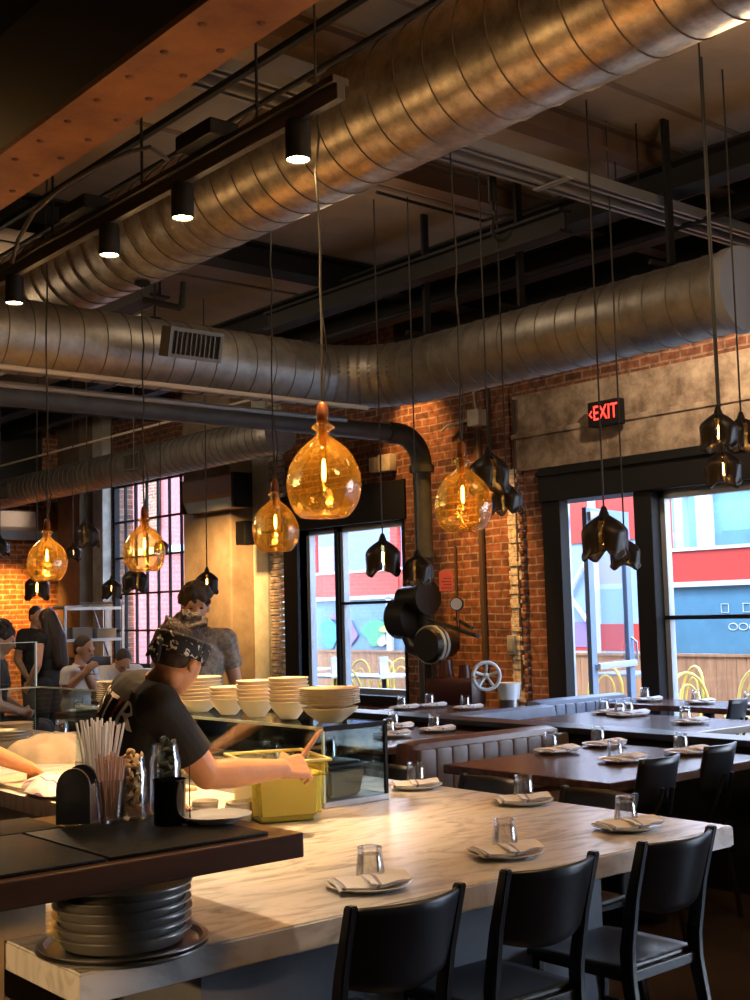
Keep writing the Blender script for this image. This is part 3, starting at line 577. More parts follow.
pipe('conduit', [(-2.9, 7.75, 3.1), (6.2, 7.75, 3.1)], 0.022, TRACK, 'grey conduit behind the pale one under the crossing duct')
pipe('sprinkler_pipe', [(3.05, 1.0, 4.0), (3.05, 8.6, 4.0)], 0.022, BLACK, 'black sprinkler pipe between the girder and the big duct')
pipe('conduit', [(3.2, 2.0, 3.92), (3.2, 8.0, 3.92)], 0.014, BLACK, 'thin black conduit alongside the sprinkler pipe by the girder')
pipe('sprinkler_pipe', [ad(143, 300, 7.4), ad(180, 308, 7.4), ad(182, 306, 7.4), ad(184, 282, 7.4)], 0.022, BLACK, 'short black L-shaped sprinkler drop under the big duct')
pipe('conduit', [(5.4, 6.35, 4.45), (5.9, 6.3, 4.42), (6.4, 6.3, 4.42), (6.45, 5.6, 4.41), (6.4, 5.5, 4.41)], 0.012, BLACK, 'sagging black cable above the pale channels')
pipe('cable', [ad(12, 262, 6.3), ad(18, 240, 6.2), ad(34, 212, 6.1), ad(62, 187, 6.0), ad(95, 168, 6.0), ad(130, 152, 6.0), ad(150, 147, 6.0), ad(168, 160, 6.1)], 0.011, MATS['dark_track'], 'curved grey flexible cable left of the track lamps', 'cable')
for i, (x, y, z) in enumerate([(6.35, 4.6, 3.64), (6.35, 5.9, 3.64), (6.35, 6.9, 3.64)]):
    b = MB(); b.box((-0.03, -0.012, 0), (0.03, 0.012, CZ-z)); b.box((-0.22, -0.012, 0.0), (0.22, 0.012, 0.03)); o = b.build('duct_hanger', BLACK, None, smooth=False); o.location = (x, y, z)
    tag(o, ['black strap hanger on the window-wall duct, nearest its end cap', 'black strap hanger on the middle of the window-wall duct', 'black strap hanger on the window-wall duct, nearest its elbow'][i], 'hanger', 'duct hangers')
for i, (x, y, lab) in enumerate([(3.0, 7.6, 'thin rod hanger on the crossing duct at left'), (4.35, 7.6, 'thin rod hanger on the crossing duct above the grille')]):
    b = MB(); b.cone((0, 0, 0), (0, 0, CZ-3.65), 0.008, n=6); b.ell((0, 0, 0.01), (0.05, 0.05, 0.02)); o = b.build('duct_hanger', BLACK, None); o.location = (x, y, 3.645); tag(o, lab, 'hanger')
for i, (p, q, lab) in enumerate([((7.0, 4.0), (7.3, 4.3), 'slanted brown brace at upper right, left of its pair'), ((7.5, 4.0), (7.3, 4.25), 'slanted brown brace at upper right, right of its pair')]):
    b = MB(); b.cone((0, 0, 0), (q[0]-p[0], q[1]-p[1], CZ-4.34), 0.018, n=8); o = b.build('brace', MATS['brown_beam'], None); o.location = (p[0], p[1], 4.34); tag(o, lab, 'brace')
# hook
t = thing('ceiling_hook', (5.42, 5.25, 4.3), 'black iron hook hanging from the pale channels', 'hook'); c = ad(493, 205, 7.6)
t.location = c
b = MB(); b.cone((0, 0, 0.02), (0, 0, 0.22), 0.028, n=10); b.build('hook_block', BLACK, t)
b = MB(); u = RT
b.tube([Vector((0, 0, 0.03))]+[Vector((0, 0, -0.03-0.035*(1-math.cos(a))))+u*(0.018*math.sin(a)) for a in (0, 1, 2, 3)]+[Vector((0, 0, -0.1))+u*x+Vector((0, 0, z)) for x, z in ((-0.01, -0.05), (0.0, -0.1), (0.03, -0.13), (0.07, -0.12), (0.1, -0.085), (0.105, -0.06))], 0.011, 8); b.build('hook_bend', BLACK, t)
b = MB(); b.cone((0, 0, 0.2), (0, 0, 4.3-c.z), 0.008, n=6); b.build('hanger_rod', BLACK, t)
# track with four spot lamps
t = thing('lamp_track', (2.88, 5.9, 3.5), 'long dark lamp track hanging in front of the big duct', 'lighting track')
b = MB(); b.box((2.89, 3.62, 3.53), (2.93, 7.25, 3.60), 0.004); b.box((2.87, 3.62, 3.595), (2.95, 7.25, 3.625), 0.004); b.build('track_rail', MATS['dark_track'], t, smooth=False, world=True)
for y in (4.2, 5.2, 6.2, 7.1): b = MB(); b.cone((2.91, y, 3.62), (2.91, y, CZ), 0.007, n=6); b.build('hanger_rod', BLACK, t, world=True)
for y in (4.55, 5.75): b = MB(); b.box((2.8, y-0.15, 3.627), (2.95, y+0.15, 3.70), 0.01); b.build('junction_box', BLACK, t, world=True, smooth=False)
spots = [('nearest the top of the picture', 3.91), ('second from the top', 4.82), ('third from the top', 5.54), ('lowest, at the left picture edge', 6.71), ('', 2.4), ('', 1.0)]
first = None
for lab, y in spots:
    if not lab: continue
    L_ = 'black cylinder spot lamp on the track, '+lab
    if first is None:
        first = thing('spot_lamp', (2.91, y, 3.372), L_, 'spot lamp', 'track spot lamps')
        b = MB(); b.openlathe([(0.046, 0.005), (0.05, 0.0), (0.053, 0.005), (0.053, 0.15), (0.048, 0.165), (0.01, 0.165)], n=24); b.build('lamp_housing', BLACK, first)
        b = MB(); b.lathe([(0.0, 0.006), (0.047, 0.006), (0.047, 0.012), (0.0, 0.012)], n=24); b.build('lamp_lens', SPOTE, first)
        b = MB(); b.cone((0, 0, 0.165), (0, 0, 0.17), 0.02, n=10); b.build('lamp_stem', BLACK, first)
    else: dup(first, (2.91, y, 3.372), label=L_)
    light('SPOT', 'spot_light', (2.91, y, 3.345), (280 if y < 5 else 95), (1, 0.60, 0.28), spot_size=R(62), spot_blend=0.8, shadow_soft_size=0.045, aim=(2.35, y+0.25, 0.7))
    light('POINT', 'spot_glow', (2.94, y, 3.33), 1.5, (1, 0.6, 0.24), shadow_soft_size=0.03)
# ------------------------------------------------------------------ outside: patio, screen, buildings
structure(MB().box((8.85, -8, -0.1), (40, 40, -0.01)).build('floor_patio', PATIO, None, smooth=False))
XS = 12.5
def wthing(name, loc, label, cat, parts, group=None):
    t = thing(name, loc, label, cat, group)
    for nm, m, boxes in parts:
        b = MB()
        for a, c in boxes: b.box(a, c)
        b.build(nm, m, t, smooth=False, world=True)
    return t
f = thing('wood_fence', (XS, 10, 0), 'brown vertical-board fence along the far side of the patio', 'fence')
b = MB(); y = 1.0; q = 0
while y < 19: b.box((XS, y, 0.02), (XS+0.03, y+0.135, 0.90)); y += 0.14
b.build('fence_boards', FENCEW, f, smooth=False, world=True)
MB().box((XS-0.02, 1, 0.9), (XS+0.06, 19, 0.93)).build('fence_cap', FENCEW, f, smooth=False, world=True)
# painted screen above the fence: red bands and posts, white rails, blue infill
def screen(y0, y1, label, posts, blue, lows=None):
    t = thing('patio_screen', (XS+0.1, y0, 0.93), label, 'screen')
    b = MB(); b.box((XS+0.08, y0, 1.80), (XS+0.14, y1, 2.2)); b.box((XS+0.08, y0, 2.86), (XS+0.14, y1, 3.02))
    for p, w in posts: b.box((XS+0.07, p, 1.80), (XS+0.15, p+w, 3.0))
    b.build('red_band', REDP, t, smooth=False, world=True)
    b = MB(); b.box((XS+0.05, y0, 1.74), (XS+0.16, y1, 1.80)); b.box((XS+0.06, y0, 2.18), (XS+0.15, y1, 2.22))
    for p, w in posts: b.box((XS+0.05, p+w, 0.93), (XS+0.16, p+w+0.12, 1.76))
    b.build('white_rail', WHITEP, t, smooth=False, world=True)
    MB().box((XS+0.1, y0, 0.93), (XS+0.12, y1, 1.74)).build('blue_panel', blue, t, smooth=False, world=True)
    MB().box((XS+0.08, y0, 3.02), (XS+0.4, y1, 3.10)).build('top_beam', TANP, t, smooth=False, world=True)
    return t
screen(13.5, 19, 'red-banded patio screen with a blue mural, seen through the window left of the pier', [(16.65, 0.25), (14.5, 0.18), (18.6, 0.2)], BLUEP)
screen(2.0, 9.58, 'red-banded patio screen with teal panels, seen through the right-hand window', [(9.34, 0.24), (5.6, 0.2), (2.2, 0.2)], BLUED)
t = thing('awning_panel', (XS+0.1, 10, 0.93), 'red and pale-blue screen panel seen through the door gap', 'screen')
b = MB(); b.box((XS+0.08, 9.7, 2.38), (XS+0.12, 11.6, 2.95)); b.build('red_fabric', REDP, t, smooth=False, world=True); b = MB(); b.box((XS+0.08, 9.7, 0.95), (XS+0.12, 11.6, 1.3)); b.build('red_fabric', REDP, t, smooth=False, world=True)
MB().box((XS+0.1, 9.7, 1.3), (XS+0.11, 11.6, 2.38)).build('pale_panel', mat('pale_blue_panel', (0.224, 0.325, 0.437), 0.6), t, smooth=False, world=True)
b = MB(); b.box((XS+0.06, 10.5, 0.9), (XS+0.16, 10.62, 3.1)); b.box((XS+0.06, 9.58, 0.9), (XS+0.16, 9.7, 3.1)); b.build('white_post', WHITEP, t, smooth=False, world=True)
MB().box((XS+0.075, 10.64, 1.0), (XS+0.079, 11.35, 1.33)).build('lilac_panel', LILAC, t, smooth=False, world=True)
b = MB(); b.tube([(XS+0.05, 11.0, 1.7), (XS+0.05, 10.7, 2.1)], 0.03, 6); b.tube([(XS+0.05, 11.0, 1.7), (XS+0.05, 10.7, 1.35)], 0.03, 6); b.build('brace', WHITEP, t, world=True)
# abstract wall painting on the left screen: soft blobs of colour
t = thing('painted_mural', (XS+0.09, 15.2, 0.95), 'colourful abstract mural of green and blue patches above the fence', 'mural')
for nm, m, y0, z0, w, h in (('green_patch', mat('mural_green', (0.056, 0.308, 0.157), 0.6), 14.75, 1.0, 0.75, 0.42), ('teal_patch', mat('mural_teal', (0.035, 0.266, 0.406), 0.6), 16.0, 0.95, 0.6, 0.5), ('lilac_patch', LILAC, 15.55, 1.0, 0.42, 0.4), ('yellow_patch', YELLOW, 14.7, 1.2, 0.3, 0.14), ('white_patch', WHITEP, 14.8, 0.98, 0.25, 0.2), ('lilac_bar', LILAC, 15.9, 1.42, 0.4, 0.14)):
    poly = [(math.cos(a)*w/2*(0.85+0.2*math.sin(3*a+w*9)), math.sin(a)*h/2*(0.85+0.2*math.cos(2*a+h*7))) for a in [2*PI*i/22 for i in range(22)]]
    k = ('green', 'teal', 'lilac_p', 'yellow', 'white', 'lilac_b').index(next(s for s in ('green', 'teal', 'lilac_p', 'yellow', 'white', 'lilac_b') if nm.startswith(s)))
    b = MB(); Mx = Matrix(((0, 0, 1, XS+0.082-0.004*k), (1, 0, 0, y0+w/2), (0, 1, 0, z0+h/2), (0, 0, 0, 1)))
    b.prism(poly, 0, 0.012, M=Mx); b.build(nm, m, t, smooth=False, world=True)
wthing('building', (20, 8, 0), 'pale blue building with grey bands beyond the red screen', 'building', [('wall', mat('faded_blue_render', (0.125, 0.257, 0.359), 0.7, noise_amt=0.15), [((20, -2, 0), (22, 19, 5.2))]), ('cornice', GREYB, [((19.9, -2, 3.7), (20, 19, 4.1)), ((19.8, -2, 5.0), (20, 19, 5.3))]), ('roller_door', BLUED, [((19.95, 10.2, 0), (20, 13.6, 2.9))]), ('pilaster', WHITEP, [((19.85, 13.8, 0), (20, 14.1, 5)), ((19.85, 9.7, 0), (20, 10.0, 5))])])
wthing('building', (21, 18, 0), 'light grey-blue rendered building beyond the window left of the pier', 'building', [('wall', mat('periwinkle_render', (0.208, 0.283, 0.437), 0.8, noise_amt=0.1), [((21, 19.2, 0), (23, 34, 4.6))]), ('gable_panel', mat('pale_lilac_render', (0.374, 0.322, 0.406), 0.8), [((20.95, 26.9, 0), (21, 28.9, 3.4))]), ('parapet', TANP, [((20.9, 19.2, 4.6), (23.1, 34, 4.9))])])
wthing('building', (15, 24, 0), 'pink-red building with brick edge seen through the grid window', 'building', [('wall', REDWALL, [((14.6, 24.2, 0), (16.4, 28.2, 6.5))]), ('brick_edge', BRICK, [((14.55, 28.2, 0), (16.4, 29.4, 6.5)), ((14.5, 25.3, 3.6), (14.6, 26.1, 6.2))]), ('white_band', WHITEP, [((14.5, 24.2, 3.0), (14.6, 28.2, 3.2))]), ('lower_window', BLUEP, [((14.55, 27.0, 0.6), (14.6, 28.1, 2.2))])])
t = thing('steel_canopy', (16.5, 11.5, 0), 'pale blue steel canopy frame with diagonal braces beyond the red screen', 'canopy')
CB = mat('pale_canopy_blue', (0.210, 0.322, 0.392), 0.6)
MB().box((16.4, 6, 3.35), (16.6, 17, 3.62)).build('canopy_beam', CB, t, smooth=False, world=True)
MB().box((16.2, 6, 3.9), (18.4, 17, 4.0)).build('canopy_roof', GREYB, t, smooth=False, world=True)
for y in (7.2, 9.6, 12.0, 14.4): b = MB(); b.box((16.42, y-0.08, 0), (16.58, y+0.08, 3.35)); b.build('canopy_post', CB, t, smooth=False, world=True); b = MB(); b.cone((16.5, y, 2.5), (16.5, y+1.1, 3.36), 0.05, n=8); b.build('diagonal_brace', CB, t, world=True)
t = thing('chalk_drawing', (XS+0.09, 7.6, 1.3), 'small white chalk doodles on the teal screen panel in the right-hand window', 'drawing')
for k, (y, z) in enumerate(((8.55, 1.42), (8.25, 1.42))): b = MB(); b.tube([(XS+0.095, y, z), (XS+0.095, y+0.1, z), (XS+0.095, y+0.1, z+0.1), (XS+0.095, y, z+0.1)], 0.006, 6, closed=True); b.build('doodle_square', WHITEP, t, world=True)
for k in range(3): b = MB(); b.tube([(XS+0.095, 8.5-0.14*k+0.06*math.cos(a), 1.25+0.04*math.sin(a)) for a in [2*PI*i/14 for i in range(14)]], 0.005, 6, closed=True); b.build('doodle_loop', WHITEP, t, world=True)
# bentwood chairs
def yellow_chair():
    t = thing('bentwood_chair', (0, 0, 0), 'x', 'chair', 'yellow patio chairs')
    b = MB(); b.lathe([(0, 0.445), (0.19, 0.445), (0.205, 0.455), (0.19, 0.47), (0, 0.47)], n=24); b.build('seat', YELLOW, t)
    for sx, sy in ((1, 1), (-1, 1)):
        b = MB(); b.tube([(0.13*sx, 0.13, 0.45), (0.16*sx, 0.17, 0.2), (0.18*sx, 0.19, 0.0)], 0.014, 8); b.build('leg', YELLOW, t)
    b = MB(); pts = [(-0.19, -0.22, 0), (-0.175, -0.17, 0.3), (-0.17, -0.16, 0.46)]+[(-0.19*math.cos(a), -0.19-0.05*math.sin(a), 0.60+0.29*math.sin(a)) for a in [PI*i/10 for i in range(11)]]+[(0.17, -0.16, 0.46), (0.175, -0.17, 0.3), (0.19, -0.22, 0)]
    b.tube(pts, 0.015, 8); b.build('back_hoop', YELLOW, t)
    b = MB(); pts = [(-0.08, -0.16, 0.46)]+[(-0.105*math.cos(a), -0.185-0.03*math.sin(a), 0.58+0.2*math.sin(a)) for a in [PI*i/10 for i in range(11)]]+[(0.08, -0.16, 0.46)]
    b.tube(pts, 0.011, 8); b.build('inner_hoop', YELLOW, t)
    b = MB(); b.tube([(0.15*math.cos(a), 0.15*math.sin(a), 0.22) for a in [2*PI*i/20 for i in range(20)]], 0.009, 6, closed=True); b.build('stretcher', YELLOW, t); return t
yc = yellow_chair(); first = True
out_chairs = [(600, 672, 10.35, 2.0, 'yellow bentwood chair seen through the open door'), (675, 672, 10.4, 1.2, 'yellow bentwood chair just right of the shop-front post, taller in view'), (697, 686, 9.5, 2.6, 'yellow bentwood chair right of the post, with its back hoop turned sideways'), (744, 676, 10.2, 1.6, 'yellow bentwood chair at the right picture edge'),
   (325, 664, 10.3, 1.3, 'yellow bentwood chair at the left side of the window left of the pier'), (350, 664, 10.3, 1.8, 'yellow bentwood chair behind the mullion of the window left of the pier'), (373, 665, 10.3, 1.4, 'yellow bentwood chair third along in the window left of the pier'), (396, 668, 10.9, 2.1, 'yellow bentwood chair against the pier edge of the window'), (360, 678, 9.15, -1.4, 'yellow bentwood chair with its back to the window left of the pier')]
for px, py, X, rz, lab in out_chairs:
    p = ax(px, py, X); 
    if first: yc.location = (p.x, p.y, 0); yc.rotation_euler = (0, 0, rz); yc['label'] = lab; first = False
    else: dup(yc, (p.x, p.y, 0), rz, lab)
def patio_table(x, y, label, cloth):
    t = thing('patio_table', (x, y, 0), label, 'table', 'patio tables')
    b = MB(); b.box((-0.35, -0.35, 0.72), (0.35, 0.35, 0.75), 0.008); b.build('table_top', cloth, t)
    b = MB(); b.cone((0, 0, 0.02), (0, 0, 0.72), 0.03, n=12); b.build('pedestal', BLACK, t)
    b = MB(); b.lathe([(0, 0.03), (0.22, 0.02), (0.22, 0.0), (0, 0)], n=20); b.build('base', BLACK, t); return t
for i, (px, X, lab) in enumerate([(335, 9.75, 'white patio table left in the window left of the pier'), (383, 9.95, 'white patio table right in the window left of the pier'), (628, 11.6, 'grey patio table seen past the open door'), (300, 10.6, 'white patio table leftmost in the window left of the pier')]):
    p = ax(px, 640, X); patio_table(p.x, p.y, lab, [WHITEP, WHITEP, BLUEUP, WHITEP][i])
    if i != 2:
        k = thing('menu_card', (p.x, p.y, 0.752), 'white menu card on the '+lab, 'menu', 'patio menu cards')
        b = MB(); b.box((-0.07, -0.02, 0), (0.07, -0.016, 0.22), M=Matrix.Rotation(R(-8), 4, 'X')); b.box((-0.07, 0.016, 0), (0.07, 0.02, 0.22), M=Matrix.Rotation(R(8), 4, 'X')); b.build('card', WHITEP, k, smooth=False)
wl_ = thing('wall_lamp', ax(308, 545, 8.95), 'small white dome lamp outside the window left of the pier', 'lamp')
b = MB(); b.lathe([(0.0, 0.1), (0.04, 0.09), (0.085, 0.04), (0.1, 0), (0.09, 0), (0.03, 0.06), (0, 0.06)], n=20); b.build('lamp_shade', GREYB, wl_)
b = MB(); b.tube([(0, 0, 0.09), (0, 0, 0.17), (-0.06, 0.1, 0.18)], 0.008, 6); b.build('bracket', BLACK, wl_)
# ------------------------------------------------------------------ pendant lamps
RIM = {}
def amber(px, py, wpx, depth, label, i, top=None):
    c = ad(px, py, depth); rad = wpx*depth/FPX/2; t = thing('amber_pendant', c, label, 'pendant lamp', 'amber glass pendants')
    k = rad/0.155; sd = 1.7*i
    def wob(a, z): return 1+0.02*math.sin(3*a+z*14+sd)+0.014*math.sin(5*a-z*25+sd*2)+0.008*math.sin(9*a+z*60)
    prof = [(0.022, 0.262), (0.026, 0.257), (0.025, 0.243), (0.032, 0.234), (0.047, 0.223), (0.048, 0.217), (0.032, 0.207), (0.029, 0.197), (0.031, 0.186), (0.043, 0.172), (0.066, 0.154), (0.096, 0.128), (0.122, 0.096), (0.142, 0.058), (0.153, 0.018), (0.155, -0.02), (0.151, -0.06), (0.140, -0.098), (0.122, -0.130), (0.100, -0.152), (0.09, -0.156), (0.05, -0.146), (0.02, -0.128), (0, -0.122)]
    b = MB(); b.openlathe([(r*k, z*k) for r, z in prof], n=48, wob=lambda a, z: wob(a, z/k) if z < 0.17*k else 1)
    g = b.build('glass_globe', AMBER, t, ang=80)
    b = MB(); b.lathe([(0, 0.15), (0.016, 0.15), (0.018, 0.235), (0.024, 0.24), (0.026, 0.268), (0.023, 0.31), (0.012, 0.325), (0, 0.325)], n=18); [v.co.__imul__(k) for v in b.bm.verts]; b.build('socket', BRASS, t)
    b = MB(); b.lathe([(0, -0.045), (0.005, -0.042), (0.011, -0.03), (0.0125, 0.03), (0.0125, 0.09), (0.012, 0.15), (0, 0.15)], n=16); [v.co.__imul__(k) for v in b.bm.verts]; bu = b.build('bulb', BULBG, t)
    b = MB(); b.lathe([(0, -0.005), (0.006, 0.0), (0.0085, 0.02), (0.0085, 0.06), (0.005, 0.085), (0, 0.09)], n=10); [v.co.__imul__(k) for v in b.bm.verts]; b.build('filament', FILA, bu)
    zt = (top or CZ)-c.z; rr = random.Random(i*7+3); b = MB()
    pts = [(0, 0, 0.32*k)]; n = 14
    for j in range(1, n): f = j/n; pts.append((rr.uniform(-.008, .008), rr.uniform(-.008, .008), 0.32*k+(zt-0.32*k)*f))
    pts.append((0, 0, zt)); b.tube(pts, 0.0055, 6); b.build('cord', CORD, t)
    b = MB(); b.tube([(0.005, 0, 0.32*k), (0.02, 0.01, 0.42*k), (0.028, 0, 0.52*k), (0.012, -0.01, 0.62*k), (0.003, 0, 0.72*k)], 0.004, 6); b.build('cord_loop', TWIST, t)
    b = MB(); b.lathe([(0, zt), (0.055, zt), (0.055, zt-0.015), (0.02, zt-0.03), (0, zt-0.03)], n=18); b.build('ceiling_rose', BLACK, t)
    light('POINT', 'pendant_light', c+Vector((0, 0, 0.03)), 7.5, (1, 0.55, 0.18), shadow_soft_size=0.012)
    return t
amber(324, 480, 75, 4.95, 'largest amber glass pendant, centre, over the marble counter', 1)
amber(463, 502, 58, 6.33, 'amber glass pendant in front of the brick pier', 2)
amber(275.5, 528, 47, 7.9, 'amber glass pendant just left of the largest one', 3)
amber(144.5, 550, 42, 8.02, 'amber glass pendant in front of the grid window', 4, top=dz-0.322)
amber(47, 561, 40, 7.65, 'amber glass pendant farthest left, before the orange brick', 5)

DARKG = mat('smoked_bronze_petal', (0.014, 0.010, 0.008), 0.42, 0.1, spec=0.35)
def petal_mesh():
    b = MB()
    def fn(u, v):
        s = (u-0.5)*2; t = v
        Rr = 0.028+0.105*min(1, math.sin(min(1, t*3.2)*PI/2))-0.014*max(0, t-0.4)/0.6+0.012*max(0, t-0.85)/0.15
        half = R(26)+R(13)*math.sin(min(1, t*3.0)*PI/2)
        a = s*half; rr = Rr*(1-0.16*abs(s)**2.5)+0.005*math.sin(6*s+5*t)*t
        z = 0.015-0.035*min(1, t*4)-0.185*t*(1+0.14*math.cos(s*PI*0.9)-0.05*math.sin(5*s))
        return Vector((rr*math.cos(a), rr*math.sin(a), z))
    b.grid(fn, 12, 16); return b
proto = None
def petal_lamp(px, py, wpx, X, label, rz=0.0, group='black petal pendants'):
    global proto
    c = ax(px, py, X); depth = (c-CAM).dot(FW); s = wpx*depth/FPX/0.245
    loc = c+Vector((0, 0, 0.12*s))
    if proto is None:
        proto = thing('petal_pendant', loc, label, 'pendant lamp', group)
        for k in range(4):
            o = petal_mesh().build('petal', DARKG, proto, ang=70); o.rotation_euler = (0, 0, k*PI/2+0.35)
            so = o.modifiers.new('thick', 'SOLIDIFY'); so.thickness = 0.006
        b = MB(); b.lathe([(0, 0.06), (0.012, 0.06), (0.03, 0.01), (0.034, -0.02), (0, -0.02)], n=16); b.build('lamp_cap', BLACK, proto)
        b = MB(); b.lathe([(0, -0.155), (0.012, -0.15), (0.017, -0.12), (0.016, -0.06), (0.012, -0.02), (0, -0.02)], n=14); bu = b.build('bulb', BULBG, proto)
        b = MB(); b.lathe([(0, -0.14), (0.007, -0.13), (0.008, -0.07), (0, -0.06)], n=8); b.build('filament', FILA, bu)
        t = proto
    else:
        t = copy_tree(proto); t.location = loc; t['label'] = label; t['group'] = group
    t.scale = (s, s, s); t.rotation_euler = (0, 0, math.atan2(-c.y, -c.x)-0.35-PI/4+0.5*(rz-0.7))
    b = MB(); b.cone((0, 0, 0.05), (0, 0, (CZ-loc.z)/s), 0.0055/s, n=6); cd_ = b.build('cord', CORD, None); cd_.parent = t
    if wpx > 24: light('POINT', 'petal_light', loc+Vector((0, 0, -0.14*s)), 0.8, (1, 0.55, 0.2), shadow_soft_size=0.02)
    return t
petal_lamp(605, 540, 46, 5.7, 'black petal pendant hanging in front of the open door, larger of its pair', 0.3)
for px, py, w, X, lab, rz in [(625, 556, 30, 6.06, 'black petal pendant in front of the open door, smaller and lower of its pair', 1.0), (719, 434, 38, 5.55, 'upper left black petal pendant at the right picture edge', 0.5), (742, 438, 36, 6.02, 'upper right black petal pendant at the right picture edge', 1.2), (723, 471, 36, 5.78, 'lowest black petal pendant at the right picture edge', 0.9),
    (383, 560, 36, 5.8, 'black petal pendant in front of the window left of the pier', 0.8), (418, 572, 30, 5.97, 'black petal pendant in front of the green riser', 0.2), (489, 476, 40, 5.68, 'larger black petal pendant before the brick pier, behind the amber globe', 1.3), (507, 501, 30, 6.02, 'smaller black petal pendant before the brick pier, right of the amber globe', 0.1),
    (207, 584, 23, 6.3, 'black petal pendant in front of the tan column', 0.6), (87, 536, 25, 5.9, 'black petal pendant before the dark column at far left', 0.3), (73, 554, 16, 6.3, 'small black petal pendant below right of the farthest left amber globe', 1.0), (37, 589, 25, 5.8, 'black petal pendant hanging below the farthest left amber globe', 0.7), (0, 548, 18, 6.0, 'black petal pendant cut by the left picture edge', 0.2),
    (112, 590, 20, 6.4, 'small black petal pendant at the lower left of the grid window', 0.4), (135, 582, 25, 5.9, 'black petal pendant just under the amber globe at the grid window', 1.1), (161, 548, 15, 6.5, 'small black petal pendant behind the amber globe at the grid window', 0.5)]:
    petal_lamp(px, py, w, X, lab, rz)
# ------------------------------------------------------------------ marble counter (an L) and its base
t = thing('marble_counter', (2.5, 3.0, 0), 'large veined marble counter top running from lower left to the right', 'counter')
b = MB(); poly = [(1.24, 2.515), (3.685, 2.53), (3.72, 7.4), (2.30, 7.4), (2.30, 3.35), (1.24, 3.35)]
b.prism(poly, 0.69, 0.76); bmesh.ops.bevel(b.bm, geom=[e for e in b.bm.edges if abs(e.verts[0].co.z-e.verts[1].co.z) < 1e-5], offset=0.005, segments=2, affect='EDGES'); 
o = b.build('counter_top', MARBLE, t, world=True)
b = MB(); b.prism([(1.72, 2.80), (3.3, 2.80), (3.3, 7.2), (2.42, 7.2), (2.42, 3.25), (1.72, 3.25)], 0.0, 0.69); b.build('counter_base', mat('slate_panel', (0.20, 0.22, 0.27), 0.6, noise_amt=0.15), t, smooth=False, world=True)
# raised bar ledge in the foreground with rubber mats, its support wall
t = thing('bar_ledge', (0.6, 2.7, 0), 'dark wooden bar ledge with a thick edge, lower left foreground', 'bar')
MB().box((-0.6, 2.37, 0.955), (1.74, 3.07, 1.012), 0.004).build('ledge_board', BARW, t, world=True, smooth=False)
MB().prism([(-0.6, 0), (1.235, 0), (1.235, 0.762), (1.34, 0.762), (1.34, 0.955), (-0.6, 0.955)], -3.02, -2.9, M=Matrix(((1, 0, 0, 0), (0, 0, -1, 0), (0, 1, 0, 0), (0, 0, 0, 1)))).build('support_panel', mat('tan_panel', (0.42, 0.31, 0.19), 0.6, noise_amt=0.2), t, smooth=False, world=True)
def rmat(x0, x1, y0, y1, lab):
    b = MB(); b.box((-(x1-x0)/2, -(y1-y0)/2, 0), ((x1-x0)/2, (y1-y0)/2, 0.008), 0.002); o = b.build('rubber_mat', RUBBER, None); o.location = ((x0+x1)/2, (y0+y1)/2, 1.0125)
    tag(o, lab, 'bar mat', 'bar mats'); 
rmat(1.255, 1.66, 2.40, 2.83, 'black rubber bar mat at the right end of the ledge'); rmat(0.75, 1.245, 2.40, 2.83, 'black rubber bar mat at the lower left picture corner'); rmat(0.8, 1.36, 2.84, 3.05, 'black rubber bar mat behind the front two, under the black caddy')
